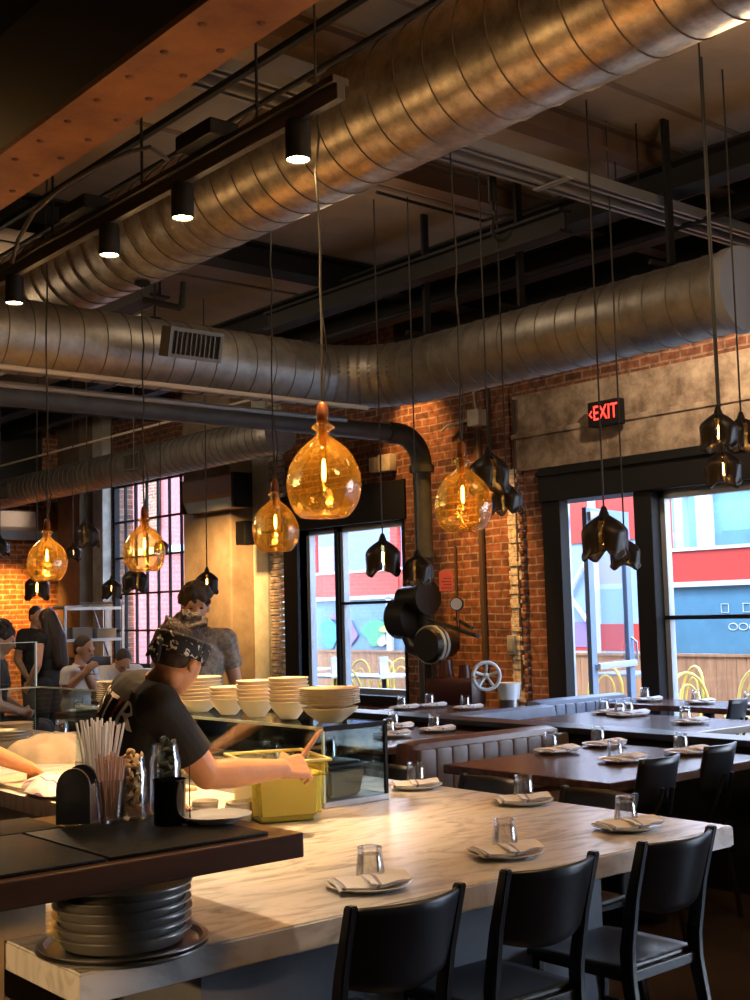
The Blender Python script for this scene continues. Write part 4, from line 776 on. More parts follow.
# ------------------------------------------------------------------ black dining chairs at the counter
def dining_chair(label):
    t = thing('dining_chair', (0, 0, 0), label, 'chair', 'black chairs along the marble counter')   # faces +y
    b = MB()
    def sf(u, v):
        x = (u-0.5)*0.42; y = -0.19+v*0.40; w = 1+0.06*v
        return Vector((x*w, y, 0.452-0.018*math.sin(PI*min(1, v*1.15))*(1-(2*u-1)**2)+0.012*(v**6)*-1))
    b.grid(sf, 12, 12); s_ = b.build('seat', BLACKG, t, ang=60); m_ = s_.modifiers.new('t', 'SOLIDIFY'); m_.thickness = 0.022; m_ = s_.modifiers.new('b', 'BEVEL'); m_.width = 0.004; m_.limit_method = 'ANGLE'
    for sx in (-1, 1):
        b = MB(); pts = [(0.205*sx, -0.30, 0), (0.198*sx, -0.235, 0.25), (0.193*sx, -0.205, 0.42), (0.193*sx, -0.205, 0.5), (0.196*sx, -0.235, 0.66), (0.2*sx, -0.285, 0.83)]
        secs = []; v = []; f = []
        for i, p in enumerate(pts):
            hw, hd = 0.0135, (0.017, 0.02, 0.024, 0.024, 0.02, 0.016)[i]
            v += [(p[0]-hw, p[1]-hd, p[2]), (p[0]+hw, p[1]-hd, p[2]), (p[0]+hw, p[1]+hd, p[2]), (p[0]-hw, p[1]+hd, p[2])]
        for i in range(len(pts)-1):
            for k in range(4): f.append((i*4+k, i*4+(k+1) % 4, i*4+4+(k+1) % 4, i*4+4+k))
        n = len(pts)-1; f += [(3, 2, 1, 0), (n*4, n*4+1, n*4+2, n*4+3)]
        b._add([Vector(q) for q in v], f); bmesh.ops.bevel(b.bm, geom=b.bm.edges[:], offset=0.004, segments=2, affect='EDGES')
        b.build('rear_leg', BLACKG, t)
        b = MB(); b._add([Vector(q) for q in [(0.185*sx-0.012, 0.15, 0.44), (0.185*sx+0.012, 0.15, 0.44), (0.185*sx+0.012, 0.182, 0.44), (0.185*sx-0.012, 0.182, 0.44), (0.2*sx-0.01, 0.19, 0), (0.2*sx+0.01, 0.19, 0), (0.2*sx+0.01, 0.214, 0), (0.2*sx-0.01, 0.214, 0)]], [(3, 2, 1, 0), (4, 5, 6, 7), (0, 1, 5, 4), (1, 2, 6, 5), (2, 3, 7, 6), (3, 0, 4, 7)]); b.build('front_leg', BLACKG, t, smooth=False)
        b = MB(); b.box((0.188*sx-0.009, -0.2, 0.405), (0.188*sx+0.009, 0.165, 0.437), 0.003); b.build('side_rail', BLACKG, t, smooth=False)
        b = MB(); b.box((0.195*sx-0.008, -0.235, 0.2), (0.195*sx+0.008, 0.185, 0.222), 0.003); b.build('stretcher', BLACKG, t, smooth=False)
    b = MB(); b.box((-0.19, -0.212, 0.405), (0.19, -0.195, 0.437), 0.003); b.build('rear_rail', BLACKG, t, smooth=False); b = MB(); b.box((-0.185, 0.15, 0.405), (0.185, 0.168, 0.437), 0.003); b.build('front_rail', BLACKG, t, smooth=False)
    b = MB()
    def bf(u, v):
        x = (u-0.5)*0.39; z = 0.615+v*0.205-0.028*(1-v)*(1-abs(2*u-1)**2.2)*-1; 
        z = 0.60+v*0.222+(1-v)*0.03*(2*u-1)**2
        y = -0.222-0.062*(z-0.62)/0.2-0.055*(1-(2*u-1)**2)
        return Vector((x, y, z))
    b.grid(bf, 16, 8); s_ = b.build('backrest', BLACKG, t, ang=60); m_ = s_.modifiers.new('t', 'SOLIDIFY'); m_.thickness = 0.016; m_.offset = 0; m_ = s_.modifiers.new('b', 'BEVEL'); m_.width = 0.004; m_.limit_method = 'ANGLE'
    return t
ch = dining_chair('black dining chair at the counter, nearest the bottom centre')
ch.scale = (0.875, 0.97, 1.0); ch.location = (2.03, 2.63, 0); ch.rotation_euler = (0, 0, R(-1))
CH2 = dup(ch, (2.575, 2.65, 0), R(-1), 'black dining chair at the counter, middle of the near three')
CH3 = dup(ch, (3.125, 2.64, 0), R(1), 'black dining chair with its seat catching light, at the right corner of the counter')
CH4 = dup(ch, (4.12, 3.22, 0), R(90), 'black dining chair tucked under the right-hand edge of the counter, middle one of three')
CH5 = dup(ch, (4.22, 4.02, 0), R(90), 'black dining chair tucked under the right-hand edge of the counter, farthest one')
CH6 = dup(ch, (3.64, 3.08, 0), R(91), 'black dining chair tucked under the right-hand edge of the counter, nearest the corner')
for c_ in (ch, CH2, CH3): c_.location.y -= 0.02
CH4.location = (3.56, 3.84, 0); CH5.location = (3.56, 4.52, 0); CH6.location = (3.56, 3.24, 0)
for c_ in (CH4, CH5, CH6): c_.scale.z = 0.965
# ------------------------------------------------------------------ tables, benches, partition
def table(x0, x1, y0, y1, label, m=TABLEW, z=0.75, group='dark wood tables'):
    t = thing('dining_table', ((x0+x1)/2, (y0+y1)/2, 0), label, 'table', group)
    MB().box((x0, y0, z-0.045), (x1, y1, z), 0.006).build('table_top', m, t, world=True, smooth=False)
    cx, cy = (x0+x1)/2, (y0+y1)/2
    b = MB(); b.cone((cx, cy, 0.03), (cx, cy, z-0.045), 0.045, n=14); b.build('pedestal', BLACK, t, world=True)
    b = MB(); b.box((cx-0.3, cy-0.05, 0), (cx+0.3, cy+0.05, 0.035), 0.01); b.box((cx-0.05, cy-0.3, 0), (cx+0.05, cy+0.3, 0.035), 0.01); b.build('table_base', BLACK, t, world=True, smooth=False); return t
table(4.27, 5.52, 3.55, 4.62, 'dark wood booth table at right, set for four, nearest table behind the counter')
table(4.5, 5.55, 5.45, 6.5, 'dark wood table behind the brown bench back')
table(6.05, 6.95, 6.55, 7.6, 'dark wood table beyond the partition, below the green riser')
table(6.3, 7.15, 4.55, 6.05, 'dark wood table beyond the partition, before the right-hand window')
table(7.85, 8.42, 5.0, 6.5, 'narrow dark wood table against the right-hand window')
table(4.6, 5.9, 9.0, 9.8, 'reddish wood table at far left, behind the glass screens', TABLER)
table(6.2, 7.5, 9.3, 10.2, 'reddish wood table farther left, below the window', TABLER)
table(5.5, 6.4, 10.5, 11.15, 'reddish wood table before the seated man with a phone', TABLER)
t = thing('booth_partition', (5.75, 4, 0), 'long low black partition running behind the booths', 'partition')
MB().box((5.68, 1.2, 0), (5.82, 8.7, 0.77)).build('partition_panel', BLACK, t, smooth=False, world=True)
MB().box((5.65, 1.2, 0.77), (5.87, 8.7, 0.805), 0.005).build('partition_cap', BLACKG, t, smooth=False, world=True)
def bench(x0, x1, y, ydir, label, m_back, m_seat, top=0.82, h=0.45, group='upholstered benches'):
    """bench along X; back at y, seat towards ydir"""
    t = thing('booth_bench', ((x0+x1)/2, y, 0), label, 'bench', group)
    s = ydir
    b = MB(); b.box((x0, min(y, y+0.5*s), 0.0), (x1, max(y, y+0.5*s), 0.12)); b.build('plinth', BLACK, t, smooth=False, world=True)
    b = MB(); b.box((x0, min(y+0.09*s, y+0.55*s), 0.12), (x1, max(y+0.09*s, y+0.55*s), h), 0.05); b.build('seat', m_seat, t, world=True)
    b = MB(); n = 5; 
    b.box((x0, min(y-0.07*s, y+0.10*s), 0.12), (x1, max(y-0.07*s, y+0.10*s), top), 0.06); b.build('backrest', m_back, t, world=True)
    b = MB()
    for k in range(int((x1-x0)/0.12)): b.box((x0+0.03+k*0.12, min(y+0.095*s, y+0.135*s), h+0.03), (x0+0.145+k*0.12, max(y+0.095*s, y+0.135*s), top-0.04), 0.018)
    b.build('channel_tuft', m_seat, t, world=True); return t
bench(4.42, 5.62, 5.12, -1, 'brown leather bench with a grey ribbed back, facing the nearest booth table', LEATHER, GREYUP)
bench(5.9, 7.0, 6.35, 1, 'slate-blue upholstered bench back beyond the partition, below the brick pier', BLUEUP, BLUEUP, top=0.80)
bench(7.2, 8.3, 6.75, -1, 'slate-blue bench by the open door', BLUEUP, BLUEUP, top=0.80)
bench(4.5, 5.6, 2.35, 1, 'grey vinyl bench cut by the right picture edge', GREYUP, GREYUP, top=0.82)
# two-spine black side chairs
def side_chair(label):
    t = thing('side_chair', (0, 0, 0), label, 'chair', 'black side chairs with curved plate backs')
    b = MB(); b.box((-0.2, -0.2, 0.435), (0.2, 0.2, 0.46), 0.02); b.build('seat', BLACKG, t)
    b = MB()
    def bf(u, v): x = (u-0.5)*0.29; return Vector((x, -0.245-0.05*v+0.04*(2*u-1)**2, 0.62+0.23*v-0.03*(1-v)*(1-(2*u-1)**2)*0+0.03*(1-v)*(2*u-1)**4))
    b.grid(bf, 12, 6); o = b.build('backrest', BLACKG, t, ang=60); m_ = o.modifiers.new('t', 'SOLIDIFY'); m_.thickness = 0.014
    for sx in (-1, 1):
        b = MB(); b.tube([(0.075*sx, -0.19, 0.45), (0.06*sx, -0.235, 0.56), (0.035*sx, -0.285, 0.72)], 0.011, 8); b.build('back_strut', BLACK, t)
        for sy in (-1, 1): b = MB(); b.tube([(0.15*sx, 0.15*sy, 0.44), (0.2*sx, 0.2*sy, 0)], 0.012, 8); b.build('leg', BLACK, t)
    return t
sc_ = side_chair('black side chair in front of the nearest booth table, left of its pair'); sc_.location = (4.50, 3.80, 0)
dup(sc_, (5.06, 3.88, 0), R(4), 'black side chair in front of the nearest booth table, right of its pair')
dup(sc_, (7.55, 5.35, 0), R(8), 'black side chair at the right picture edge by the window tables')
dup(sc_, (4.55, 5.92, 0), R(-90), 'black side chair at the left end of the table behind the brown bench')
for o_ in [o for o in COL.objects if o.name.startswith('side_chair')][:2]: o_.location.y -= 0.10
# ------------------------------------------------------------------ place settings
PROTO = {}
def plate_mesh(rad=0.122):
    k = rad/0.108; return [(0, 0.004), (0.06*k, 0.004), (0.068*k, 0.0), (0.072*k, 0.003), (0.108*k, 0.016), (0.109*k, 0.0185), (0.106*k, 0.019), (0.074*k, 0.0075), (0.06*k, 0.0065), (0, 0.0065)]
def napkin_build():
    b = MB()
    # folded cloth: three soft layers, front fold rolled
    rr = random.Random(5)
    for L, (x0, x1, y0, y1, z0) in enumerate([(-0.098, 0.085, -0.055, 0.045, 0.0), (-0.092, 0.088, -0.058, 0.03, 0.009), (-0.02, 0.092, -0.06, 0.012, 0.018)]):
        def top(u, v, L=L, x0=x0, x1=x1, y0=y0, y1=y1, z0=z0):
            x = x0+(x1-x0)*u; y = y0+(y1-y0)*v+0.02*(u-0.5)
            return Vector((x, y, z0+0.008+0.006*math.sin(PI*v)+0.010*max(0, u-0.45)+0.003*math.sin(9*u+5*v+L)+0.016*max(0, 0.18-u)))
        n0 = 14
        b.grid(top, n0, 8)
        b.grid(lambda u, v, f=top: f(u, v)-Vector((0, 0, 0.008)), n0, 8)
        for vv in (0, 1): b.grid(lambda u, v, f=top, vv=vv: f(u, vv)-Vector((0, 0, 0.008*v))+Vector((0, (0.004 if vv else -0.004)*math.sin(PI*v), 0)), n0, 3)
        for uu in (0, 1): b.grid(lambda u, v, f=top, uu=uu: f(uu, v)-Vector((0, 0, 0.008*u)), 3, 8)
    return b
def tumbler_profile(k=1.0, h=0.088): # upside down glass, open end down
    return [(0.040*k, 0), (0.0412*k, 0.001), (0.0405*k, 0.02), (0.036*k, h*0.72), (0.034*k, h*0.86), (0.0355*k, h*0.97), (0.033*k, h), (0.012*k, h), (0.0, h-0.003), (0.0, h-0.014), (0.030*k, h-0.02), (0.033*k, h*0.7), (0.0385*k, 0.02), (0.0392*k, 0.001)]
def setting(x, y, z, rz, where, far=False, napk=True, plate=True, glass=True, goff=(0.012, 0.03)):
    ca, sa = math.cos(rz), math.sin(rz)
    def off(dx, dy): return (x+dx*ca-dy*sa, y+dx*sa+dy*ca)
    if plate:
        if 'plate' not in PROTO: o = MB().lathe(plate_mesh(), n=40).build('side_plate', PORC, None); PROTO['plate'] = o
        else: o = PROTO['plate'].copy(); COL.objects.link(o)
        o.location = (x, y, z); tag(o, 'white side plate '+where, 'plate', 'side plates')
    if napk:
        if 'napkin' not in PROTO: o = napkin_build().build('napkin', LINEN, None, ang=80); PROTO['napkin'] = o
        else: o = PROTO['napkin'].copy(); COL.objects.link(o)
        o.location = (x, y, z+(0.0145 if plate else 0.002)); o.rotation_euler = (0, 0, rz); o.scale = (1.1, 1.5, 0.72); tag(o, 'folded striped linen napkin '+where, 'napkin', 'folded napkins')
    if glass:
        if 'glass' not in PROTO:
            b = MB(); b.openlathe(tumbler_profile(), n=28); o = b.build('tumbler', GLASS, None, ang=50); PROTO['glass'] = o
        else: o = PROTO['glass'].copy(); COL.objects.link(o)
        g = off(*goff); o.location = (g[0], g[1], z+(0.0185 if plate and napk else 0.003)); tag(o, 'upside-down glass tumbler '+where, 'glass', 'upturned tumblers')
ZC = 0.7605; ZT = 0.7505
def at(px, py, z): p = az(px, py, z); return p.x, p.y
for px, py, rz, w in [(369, 884, -25, 'on the counter behind the nearest black chair'), (505, 852, -25, 'on the counter behind the middle black chair'), (627, 826, -25, 'on the counter behind the right-corner black chair')]:
    x, y = at(px, py, ZC+0.01); setting(x, y, ZC, R(rz), w)
setting(3.57, 3.41, ZC, R(-35), 'at the right-hand edge of the counter, nearer of two'); setting(3.57, 4.05, ZC, R(-35), 'at the right-hand edge of the counter, beside the glass case')
for px, py, rz, w in [(546, 750, -10, 'on the nearest booth table, at its far left'), (602, 742, -10, 'on the nearest booth table, at its far right'), (622, 760, -10, 'on the nearest booth table, before the left side chair'), (688, 752, -10, 'on the nearest booth table, before the right side chair')]:
    x, y = at(px, py, ZT+0.01); x = min(max(x, 4.4), 5.38); y = min(max(y, 3.68), 4.5); setting(x, y, ZT, R(rz), w, goff=(0.0, 0.05))
for px, py, w in [(437, 730, 'on the table behind the brown bench, right one'), (396, 727, 'on the table behind the brown bench, left one'), (392, 735, 'on the table behind the brown bench, next to the glass case')]:
    x, y = at(px, py, ZT+0.01); setting(min(x, 5.42), y, ZT, R(-20), w, goff=(-0.0, 0.05))
for px, py, w in [(404, 708, 'beyond the partition below the green riser, left one'), (432, 706, 'beyond the partition below the green riser, middle one'), (468, 708, 'beyond the partition below the handwheel')]:
    x, y = at(px, py, ZT+0.01); setting(min(max(x, 6.17), 6.83), min(max(y, 6.67), 7.48), ZT, R(-20), w, goff=(0.0, 0.05))
for px, py, w in [(624, 715, 'on the window-side table, left front'), (690, 722, 'on the window-side table, right front'), (640, 713, 'on the window-side table, between the two front ones'), (612, 712, 'on the window-side table, nearest the open door')]:
    x, y = at(px, py, ZT+0.01); setting(min(max(x, 6.42), 7.02), min(max(y, 4.67), 5.93), ZT, R(-20), w, goff=(0.0, 0.05))
for y, w in [(6.32, 'on the narrow window table, just right of the shop-front post'), (5.82, 'on the narrow window table, middle one'), (5.35, 'on the narrow window table, right one')]:
    setting(8.12, y, ZT, R(-30), w, goff=(0.0, 0.05))
for x, y, w in [(5.0, 9.55, 'on the reddish far-left table, left one'), (5.2, 9.25, 'on the reddish far-left table, right one'), (4.75, 9.62, 'on the reddish far-left table, behind the screen edge'), (5.6, 9.6, 'on the reddish far-left table, far end')]:
    setting(x, y, ZT, R(-20), w, goff=(0, 0.05))
for x, y, w in [(6.6, 9.5, 'on the reddish table below the window'), (5.68, 10.85, 'before the man with the phone, left'), (6.02, 10.85, 'before the man with the phone, right')]: setting(x, y, ZT, R(-20), w, goff=(0, 0.05))
# ------------------------------------------------------------------ glass case with plates and bowls on top
t = thing('glass_case', (3.1, 4.9, 0.76), 'long glass sneeze-guard case standing on the marble counter under stacked bowls', 'glass case')
x0, x1, y0, y1, zt = 2.965, 3.285, 3.90, 6.05, 1.075
b = MB(); b.box((x0, y0, zt-0.01), (x1, y1, zt)); b.box((x0, y0, 0.785), (x0+0.008, y1, zt-0.012)); b.box((x0+0.008, y0, 0.785), (x1-0.008, y0+0.008, zt-0.012)); b.box((x1-0.008, y0, 0.785), (x1, y1, zt-0.012)); b.build('glass_panel', SCREEN, t, smooth=False, world=True)
b = MB(); b.box((x0-0.004, y0-0.004, zt-0.011), (x0+0.004, y1, zt+0.001)); b.box((x0-0.003, y0-0.004, 0.785), (x0+0.006, y0+0.005, zt)); b.build('glass_edge', GEDGE, t, smooth=False, world=True)
b = MB(); b.box((x0, y0-0.006, zt-0.014), (x1+0.006, y0+0.006, zt+0.003)); b.box((x1-0.006, y0-0.006, 0.77), (x1+0.008, y0+0.008, zt)); b.box((x1-0.004, y0, zt-0.014), (x1+0.008, y1, zt+0.002)); b.build('black_edge', BLACK, t, smooth=False, world=True)
b = MB(); b.box((x0-0.005, y0-0.008, 0.7605), (x1+0.01, y1, 0.785), 0.004); b.build('steel_base', STEEL, t, smooth=False, world=True)
def bowl_prof(r, h): return [(0, 0.0), (r*0.42, 0.0), (r*0.45, 0.004), (r*0.8, h*0.55), (r, h*0.97), (r*0.995, h), (r*0.965, h*0.97), (r*0.76, h*0.57), (r*0.42, 0.012), (0, 0.012)]
bowlm = MB().lathe(bowl_prof(0.088, 0.075), n=36).build('bowl', PORCW, None).data
bpl = MB().lathe([(0, 0), (0.06, 0), (0.065, 0.004), (0.125, 0.02), (0.127, 0.023), (0.122, 0.023), (0.064, 0.008), (0, 0.008)], n=40).build('dinner_plate', PORCW, None).data
lowb = MB().lathe(bowl_prof(0.118, 0.062), n=40).build('low_bowl', PORCW, None).data
for o in [o for o in COL.objects if o.name in ('bowl', 'dinner_plate', 'low_bowl')]: bpy.data.objects.remove(o)
def stack(name, me, x, y, z, n, dz, lab, grp, cat, tilt=0.0):
    rr = random.Random(int(x*100+y*77))
    for k in range(n):
        o = bpy.data.objects.new(name, me); COL.objects.link(o); o.location = (x+rr.uniform(-.002, .002), y+rr.uniform(-.002, .002), z+k*dz); o.rotation_euler = (tilt*k/n, 0, 0)
        pos = 'bottom' if k == 0 else ('top' if k == n-1 else ['second', 'third', 'fourth', 'fifth', 'sixth', 'seventh', 'eighth', 'ninth', 'tenth', 'eleventh'][k-1]+' from the bottom')
        tag(o, '%s, %s, %s' % (lab, pos.replace(' from the bottom', ' up'), grp), cat, grp)
zs = zt+0.002
stack('low_bowl', lowb, 3.125, 4.06, zs, 1, 0.02, 'wide cream bowl', 'stack nearest the case corner', 'bowl')
stack('dinner_plate', bpl, 3.125, 4.06, zs+0.058, 8, 0.0085, 'wide cream plate', 'plates heaped in the nearest wide bowl', 'plate')
stack('bowl', bowlm, 3.12, 4.34, zs, 7, 0.017, 'cream bowl', 'second bowl stack from the case corner', 'bowl')
stack('bowl', bowlm, 3.10, 4.56, zs, 6, 0.017, 'cream bowl', 'third bowl stack from the case corner', 'bowl')
stack('bowl', bowlm, 3.10, 4.78, zs, 4, 0.017, 'cream bowl', 'fourth and lowest bowl stack', 'bowl')
stack('low_bowl', lowb, 3.10, 5.05, zs, 7, 0.017, 'wide cream bowl', 'wide bowl stack beside the cook\'s face', 'bowl')
stack('dinner_plate', bpl, 3.13, 5.86, zs, 10, 0.011, 'cream plate', 'plate stack just left of the cook\'s shoulder', 'plate')
# black-lidded steel pan inside the case
t = thing('steam_pan', (3.12, 4.08, 0.786), 'grey food pan with a black lid inside the end of the glass case', 'food pan')
b = MB(); b._add([Vector(v) for v in [(-0.08, -0.12, 0), (0.08, -0.12, 0), (0.08, 0.12, 0), (-0.08, 0.12, 0), (-0.095, -0.14, 0.11), (0.095, -0.14, 0.11), (0.095, 0.14, 0.11), (-0.095, 0.14, 0.11)]], [(3, 2, 1, 0), (4, 5, 6, 7), (0, 1, 5, 4), (1, 2, 6, 5), (2, 3, 7, 6), (3, 0, 4, 7)]); bmesh.ops.bevel(b.bm, geom=b.bm.edges[:], offset=0.01, segments=2, affect='EDGES'); b.build('pan_body', mat('grey_polycarbonate', (0.32, 0.32, 0.30), 0.3), t)
b = MB(); b.box((-0.105, -0.15, 0.11), (0.105, 0.15, 0.128), 0.006); b.box((-0.08, -0.12, 0.128), (0.08, 0.12, 0.14), 0.006); b.build('pan_lid', BLACKG, t)
for i, (x, y, lab) in enumerate([(3.13, 4.45, 'steel food pan inside the glass case, behind the lidded one'), (3.12, 4.82, 'steel food pan inside the glass case, middle'), (3.12, 5.2, 'steel food pan inside the glass case, deep behind the hand')]):
    b = MB(); b.box((-0.1, -0.15, 0), (0.1, 0.15, 0.10), 0.015); b.box((-0.115, -0.165, 0.095), (0.115, 0.165, 0.104), 0.003); o = b.build('food_pan', STEEL, None, smooth=False); o.location = (x, y, 0.786); tag(o, lab, 'food pan', 'steel pans in the case')
for i, (x, y, z, lab) in enumerate([(3.1, 4.45, 0.893, 'upturned glass tumbler on the pans inside the glass case'), (3.14, 4.1, 0.928, 'upturned glass tumbler on the black pan lid')]):
    o = PROTO['glass'].copy(); COL.objects.link(o); o.location = (x, y, z); tag(o, lab, 'glass', 'upturned tumblers')
# ------------------------------------------------------------------ tub of yellow liquid
t = thing('food_tub', (2.73, 3.885, ZC), 'square clear tub of yellow liquid under the cook\'s hand', 'tub', rz=R(-20)); t.scale = (1.1, 1.25, 1.06)
def frus(b, w0, d0, w1, d1, z0, z1, bev=0.02):
    b._add([Vector(v) for v in [(-w0/2, -d0/2, z0), (w0/2, -d0/2, z0), (w0/2, d0/2, z0), (-w0/2, d0/2, z0), (-w1/2, -d1/2, z1), (w1/2, -d1/2, z1), (w1/2, d1/2, z1), (-w1/2, d1/2, z1)]], [(3, 2, 1, 0), (4, 5, 6, 7), (0, 1, 5, 4), (1, 2, 6, 5), (2, 3, 7, 6), (3, 0, 4, 7)])
    bmesh.ops.bevel(b.bm, geom=[e for e in b.bm.edges if abs(e.verts[0].co.z-e.verts[1].co.z) > 1e-4 or e.verts[0].co.z < z0+1e-4], offset=bev, segments=3, affect='EDGES'); return b
b = frus(MB(), 0.235, 0.27, 0.265, 0.30, 0, 0.215, 0.025); bmesh.ops.delete(b.bm, geom=[f for f in b.bm.faces if f.calc_center_median().z > 0.214], context='FACES_ONLY'); b.build('tub_body', TUBP, t)
b = frus(MB(), 0.228, 0.263, 0.248, 0.284, 0.004, 0.165, 0.025); b.build('brine', LIQUID, t)
b = MB()
for a, c in (((-0.145, -0.162, 0.207), (0.145, -0.149, 0.217)), ((-0.145, 0.149, 0.207), (0.145, 0.162, 0.217)), ((-0.145, -0.149, 0.207), (-0.132, 0.149, 0.217)), ((0.132, -0.149, 0.207), (0.145, 0.149, 0.217))): b.box(a, c, 0.003)
b.build('tub_rim', mat('tub_rim_plastic', (0.75, 0.70, 0.32), 0.3), t)
b = MB(); b.box((0.05, -0.168, 0.16), (0.13, -0.145, 0.207), 0.012); b.box((-0.13, -0.168, 0.16), (-0.05, -0.145, 0.207), 0.012); b.build('handle', TUBP, t)
# ------------------------------------------------------------------ pans under the ledge
def pan_prof(r, h, lip=0.012): return [(0, 0.0), (r*0.93, 0.0), (r*0.95, 0.003), (r, h-0.003), (r+lip, h-0.003), (r+lip, h), (r-0.002, h), (r*0.945, 0.005), (0, 0.004)]
c = az(123, 947, 0.765); px_, py_ = c.x, c.y
zz = 0.7605; names = ['bottom', 'second', 'third', 'fourth', 'fifth', 'sixth', 'seventh', 'top']
spec = [(0.186, 0.016, 0.010), (0.183, 0.016, 0.011), (0.148, 0.030, 0.021), (0.148, 0.030, 0.021), (0.149, 0.03, 0.021), (0.148, 0.03, 0.021), (0.149, 0.03, 0.021), (0.147, 0.028, 0.02)]
for i, (r, h, step) in enumerate(spec):
    o = MB().lathe(pan_prof(r, h), n=56).build('pizza_pan', DSTEEL, None, ang=50); o.location = (px_+random.uniform(-.003, .003), py_+random.uniform(-.003, .003), zz); zz += step
    tag(o, ('wide shallow' if i < 2 else 'deep')+' steel pan in the stack under the bar ledge, '+(names[i] if i in (0, 7) else names[i]+' from the bottom'), 'pan', 'steel pans stacked under the ledge')
o = MB().lathe([(0, 0), (0.140, 0), (0.140, 0.003), (0, 0.003)], n=48).build('perforated_disc', None or mat('perforated_steel', (0.34, 0.27, 0.18), 0.4, 0.8), None); o.location = (px_, py_, zz-0.02+0.006+0.012); tag(o, 'perforated steel disc lying in the topmost pan', 'pizza screen')
n_ = MATS['perforated_steel'].node_tree.nodes; l_ = MATS['perforated_steel'].node_tree.links; b_ = n_['Principled BSDF']
t_ = n_.new('ShaderNodeTexCoord'); v_ = n_.new('ShaderNodeTexVoronoi'); v_.inputs['Scale'].default_value = 120; v_.inputs['Randomness'].default_value = 0.15; l_.new(t_.outputs['Object'], v_.inputs['Vector'])
r_ = n_.new('ShaderNodeValToRGB'); r_.color_ramp.elements[0].position = 0.28; r_.color_ramp.elements[0].color = (0.01, 0.01, 0.01, 1); r_.color_ramp.elements[1].position = 0.36; r_.color_ramp.elements[1].color = (0.4, 0.32, 0.2, 1)
l_.new(v_.outputs['Distance'], r_.inputs[0]); l_.new(r_.outputs[0], b_.inputs['Base Color'])
# white ramekin stacks on the marble
rmk = MB().lathe([(0, 0), (0.042, 0), (0.044, 0.004), (0.050, 0.034), (0.052, 0.036), (0.051, 0.038), (0.047, 0.036), (0.041, 0.008), (0, 0.008)], n=32).build('dish', PORC, None).data
bpy.data.objects.remove([o for o in COL.objects if o.name == 'dish'][0])
for (x, y, n, lab) in ((az(205, 822, ZC).x, az(205, 822, ZC).y, 5, 'left stack of white dishes behind the ledge plate'), (az(239, 824, ZC).x, az(239, 824, ZC).y, 5, 'right stack of white dishes behind the ledge plate')):
    stack('dish', rmk, x, y, ZC, n, 0.011, 'white dish', lab, 'dish')
p = az(217, 822, 1.02); o = MB().lathe(plate_mesh(0.085), n=36).build('side_plate', PORC, None); o.location = (min(p.x, 1.655), p.y, 1.0215); tag(o, 'small white plate on the bar ledge, beside the thin metal spike', 'plate')
# ------------------------------------------------------------------ caddy, straws, jars on the ledge
LZ = 1.0215
def lp(px, py, dz=0): p = az(px, py, LZ); return Vector((p.x, p.y, LZ+dz))
p = lp(78, 821); t = thing('napkin_caddy', p, 'black round-topped caddy standing at the left of the straw glasses', 'caddy', rz=R(-40))
b = MB(); poly = [(-0.042, 0), (0.042, 0), (0.042, 0.085)]+[(0.042*math.cos(a), 0.085+0.05*math.sin(a)) for a in [PI*i/12 for i in range(1, 12)]]+[(-0.042, 0.085)]
Mx = Matrix(((1, 0, 0, 0), (0, 0, 1, 0), (0, 1, 0, 0), (0, 0, 0, 1)))
b.prism(poly, -0.05, -0.035, M=Mx); b.prism(poly, 0.035, 0.05, M=Mx); b.build('side_panel', BLACKG, t, smooth=False)
b = MB(); b.box((-0.04, -0.036, 0), (0.04, 0.036, 0.006)); b.box((-0.04, -0.036, 0.006), (-0.034, 0.036, 0.09)); b.box((0.034, -0.036, 0.006), (0.04, 0.036, 0.09)); b.build('tray', BLACKG, t, smooth=False)
def pint(px, py, label, h=0.105, r0=0.030, r1=0.039, z0=0):
    p = lp(px, py); t = thing('straw_glass', p, label, 'glass', 'glasses of straws')
    b = MB(); b.openlathe([(r1, h), (r0, 0.004), (r0-0.003, 0), (0, 0), ], n=28); 
    b.openlathe([(0, 0.01), (r0-0.004, 0.012), (r1-0.003, h-0.002), (r1, h)], n=28)
    b.build('glass_wall', GLASS, t); return p
ga = pint(111, 822, 'clear glass of pinkish straws, front one, beside the jars'); gb = pint(100, 812, 'clear glass of tall white straws, behind the black caddy')
def straws(c, n, L, m, lab, rmax, seed, top, z0=0.014):
    rr = random.Random(seed); me = None
    for i in range(n):
        a = i*2.399963; q = math.sqrt((i+0.5)/n); r0 = 0.021*q; r1 = r0+rmax*q*rr.uniform(0.6, 1.1)
        p0 = Vector((c.x+r0*math.cos(a), c.y+r0*math.sin(a), c.z+z0)); p1 = Vector((c.x+r1*math.cos(a), c.y+r1*math.sin(a), c.z+top*rr.uniform(0.9, 1.03)))
        if me is None:
            b = MB(); b.openlathe([(0.0031, 0), (0.0031, 1)], n=8); b.openlathe([(0.0025, 1), (0.0025, 0)], n=8); b.openlathe([(0.0031, 1), (0.0025, 1)], n=8); o = b.build('drinking_straw', m, None); me = o.data
        else: o = bpy.data.objects.new('drinking_straw', me); COL.objects.link(o)
        o.location = p0; o.rotation_mode = 'XYZ'; o.rotation_euler = (p1-p0).to_track_quat('Z', 'Y').to_euler(); o.scale = (1, 1, (p1-p0).length)
        tag(o, lab, 'straw', lab+' bunch')
straws(ga, 26, 0.17, STRAWP, 'pinkish straw standing in the front straw glass', 0.02, 3, 0.165)
straws(gb, 34, 0.24, STRAWM, 'tall white straw standing in the rear straw glass', 0.05, 8, 0.235)
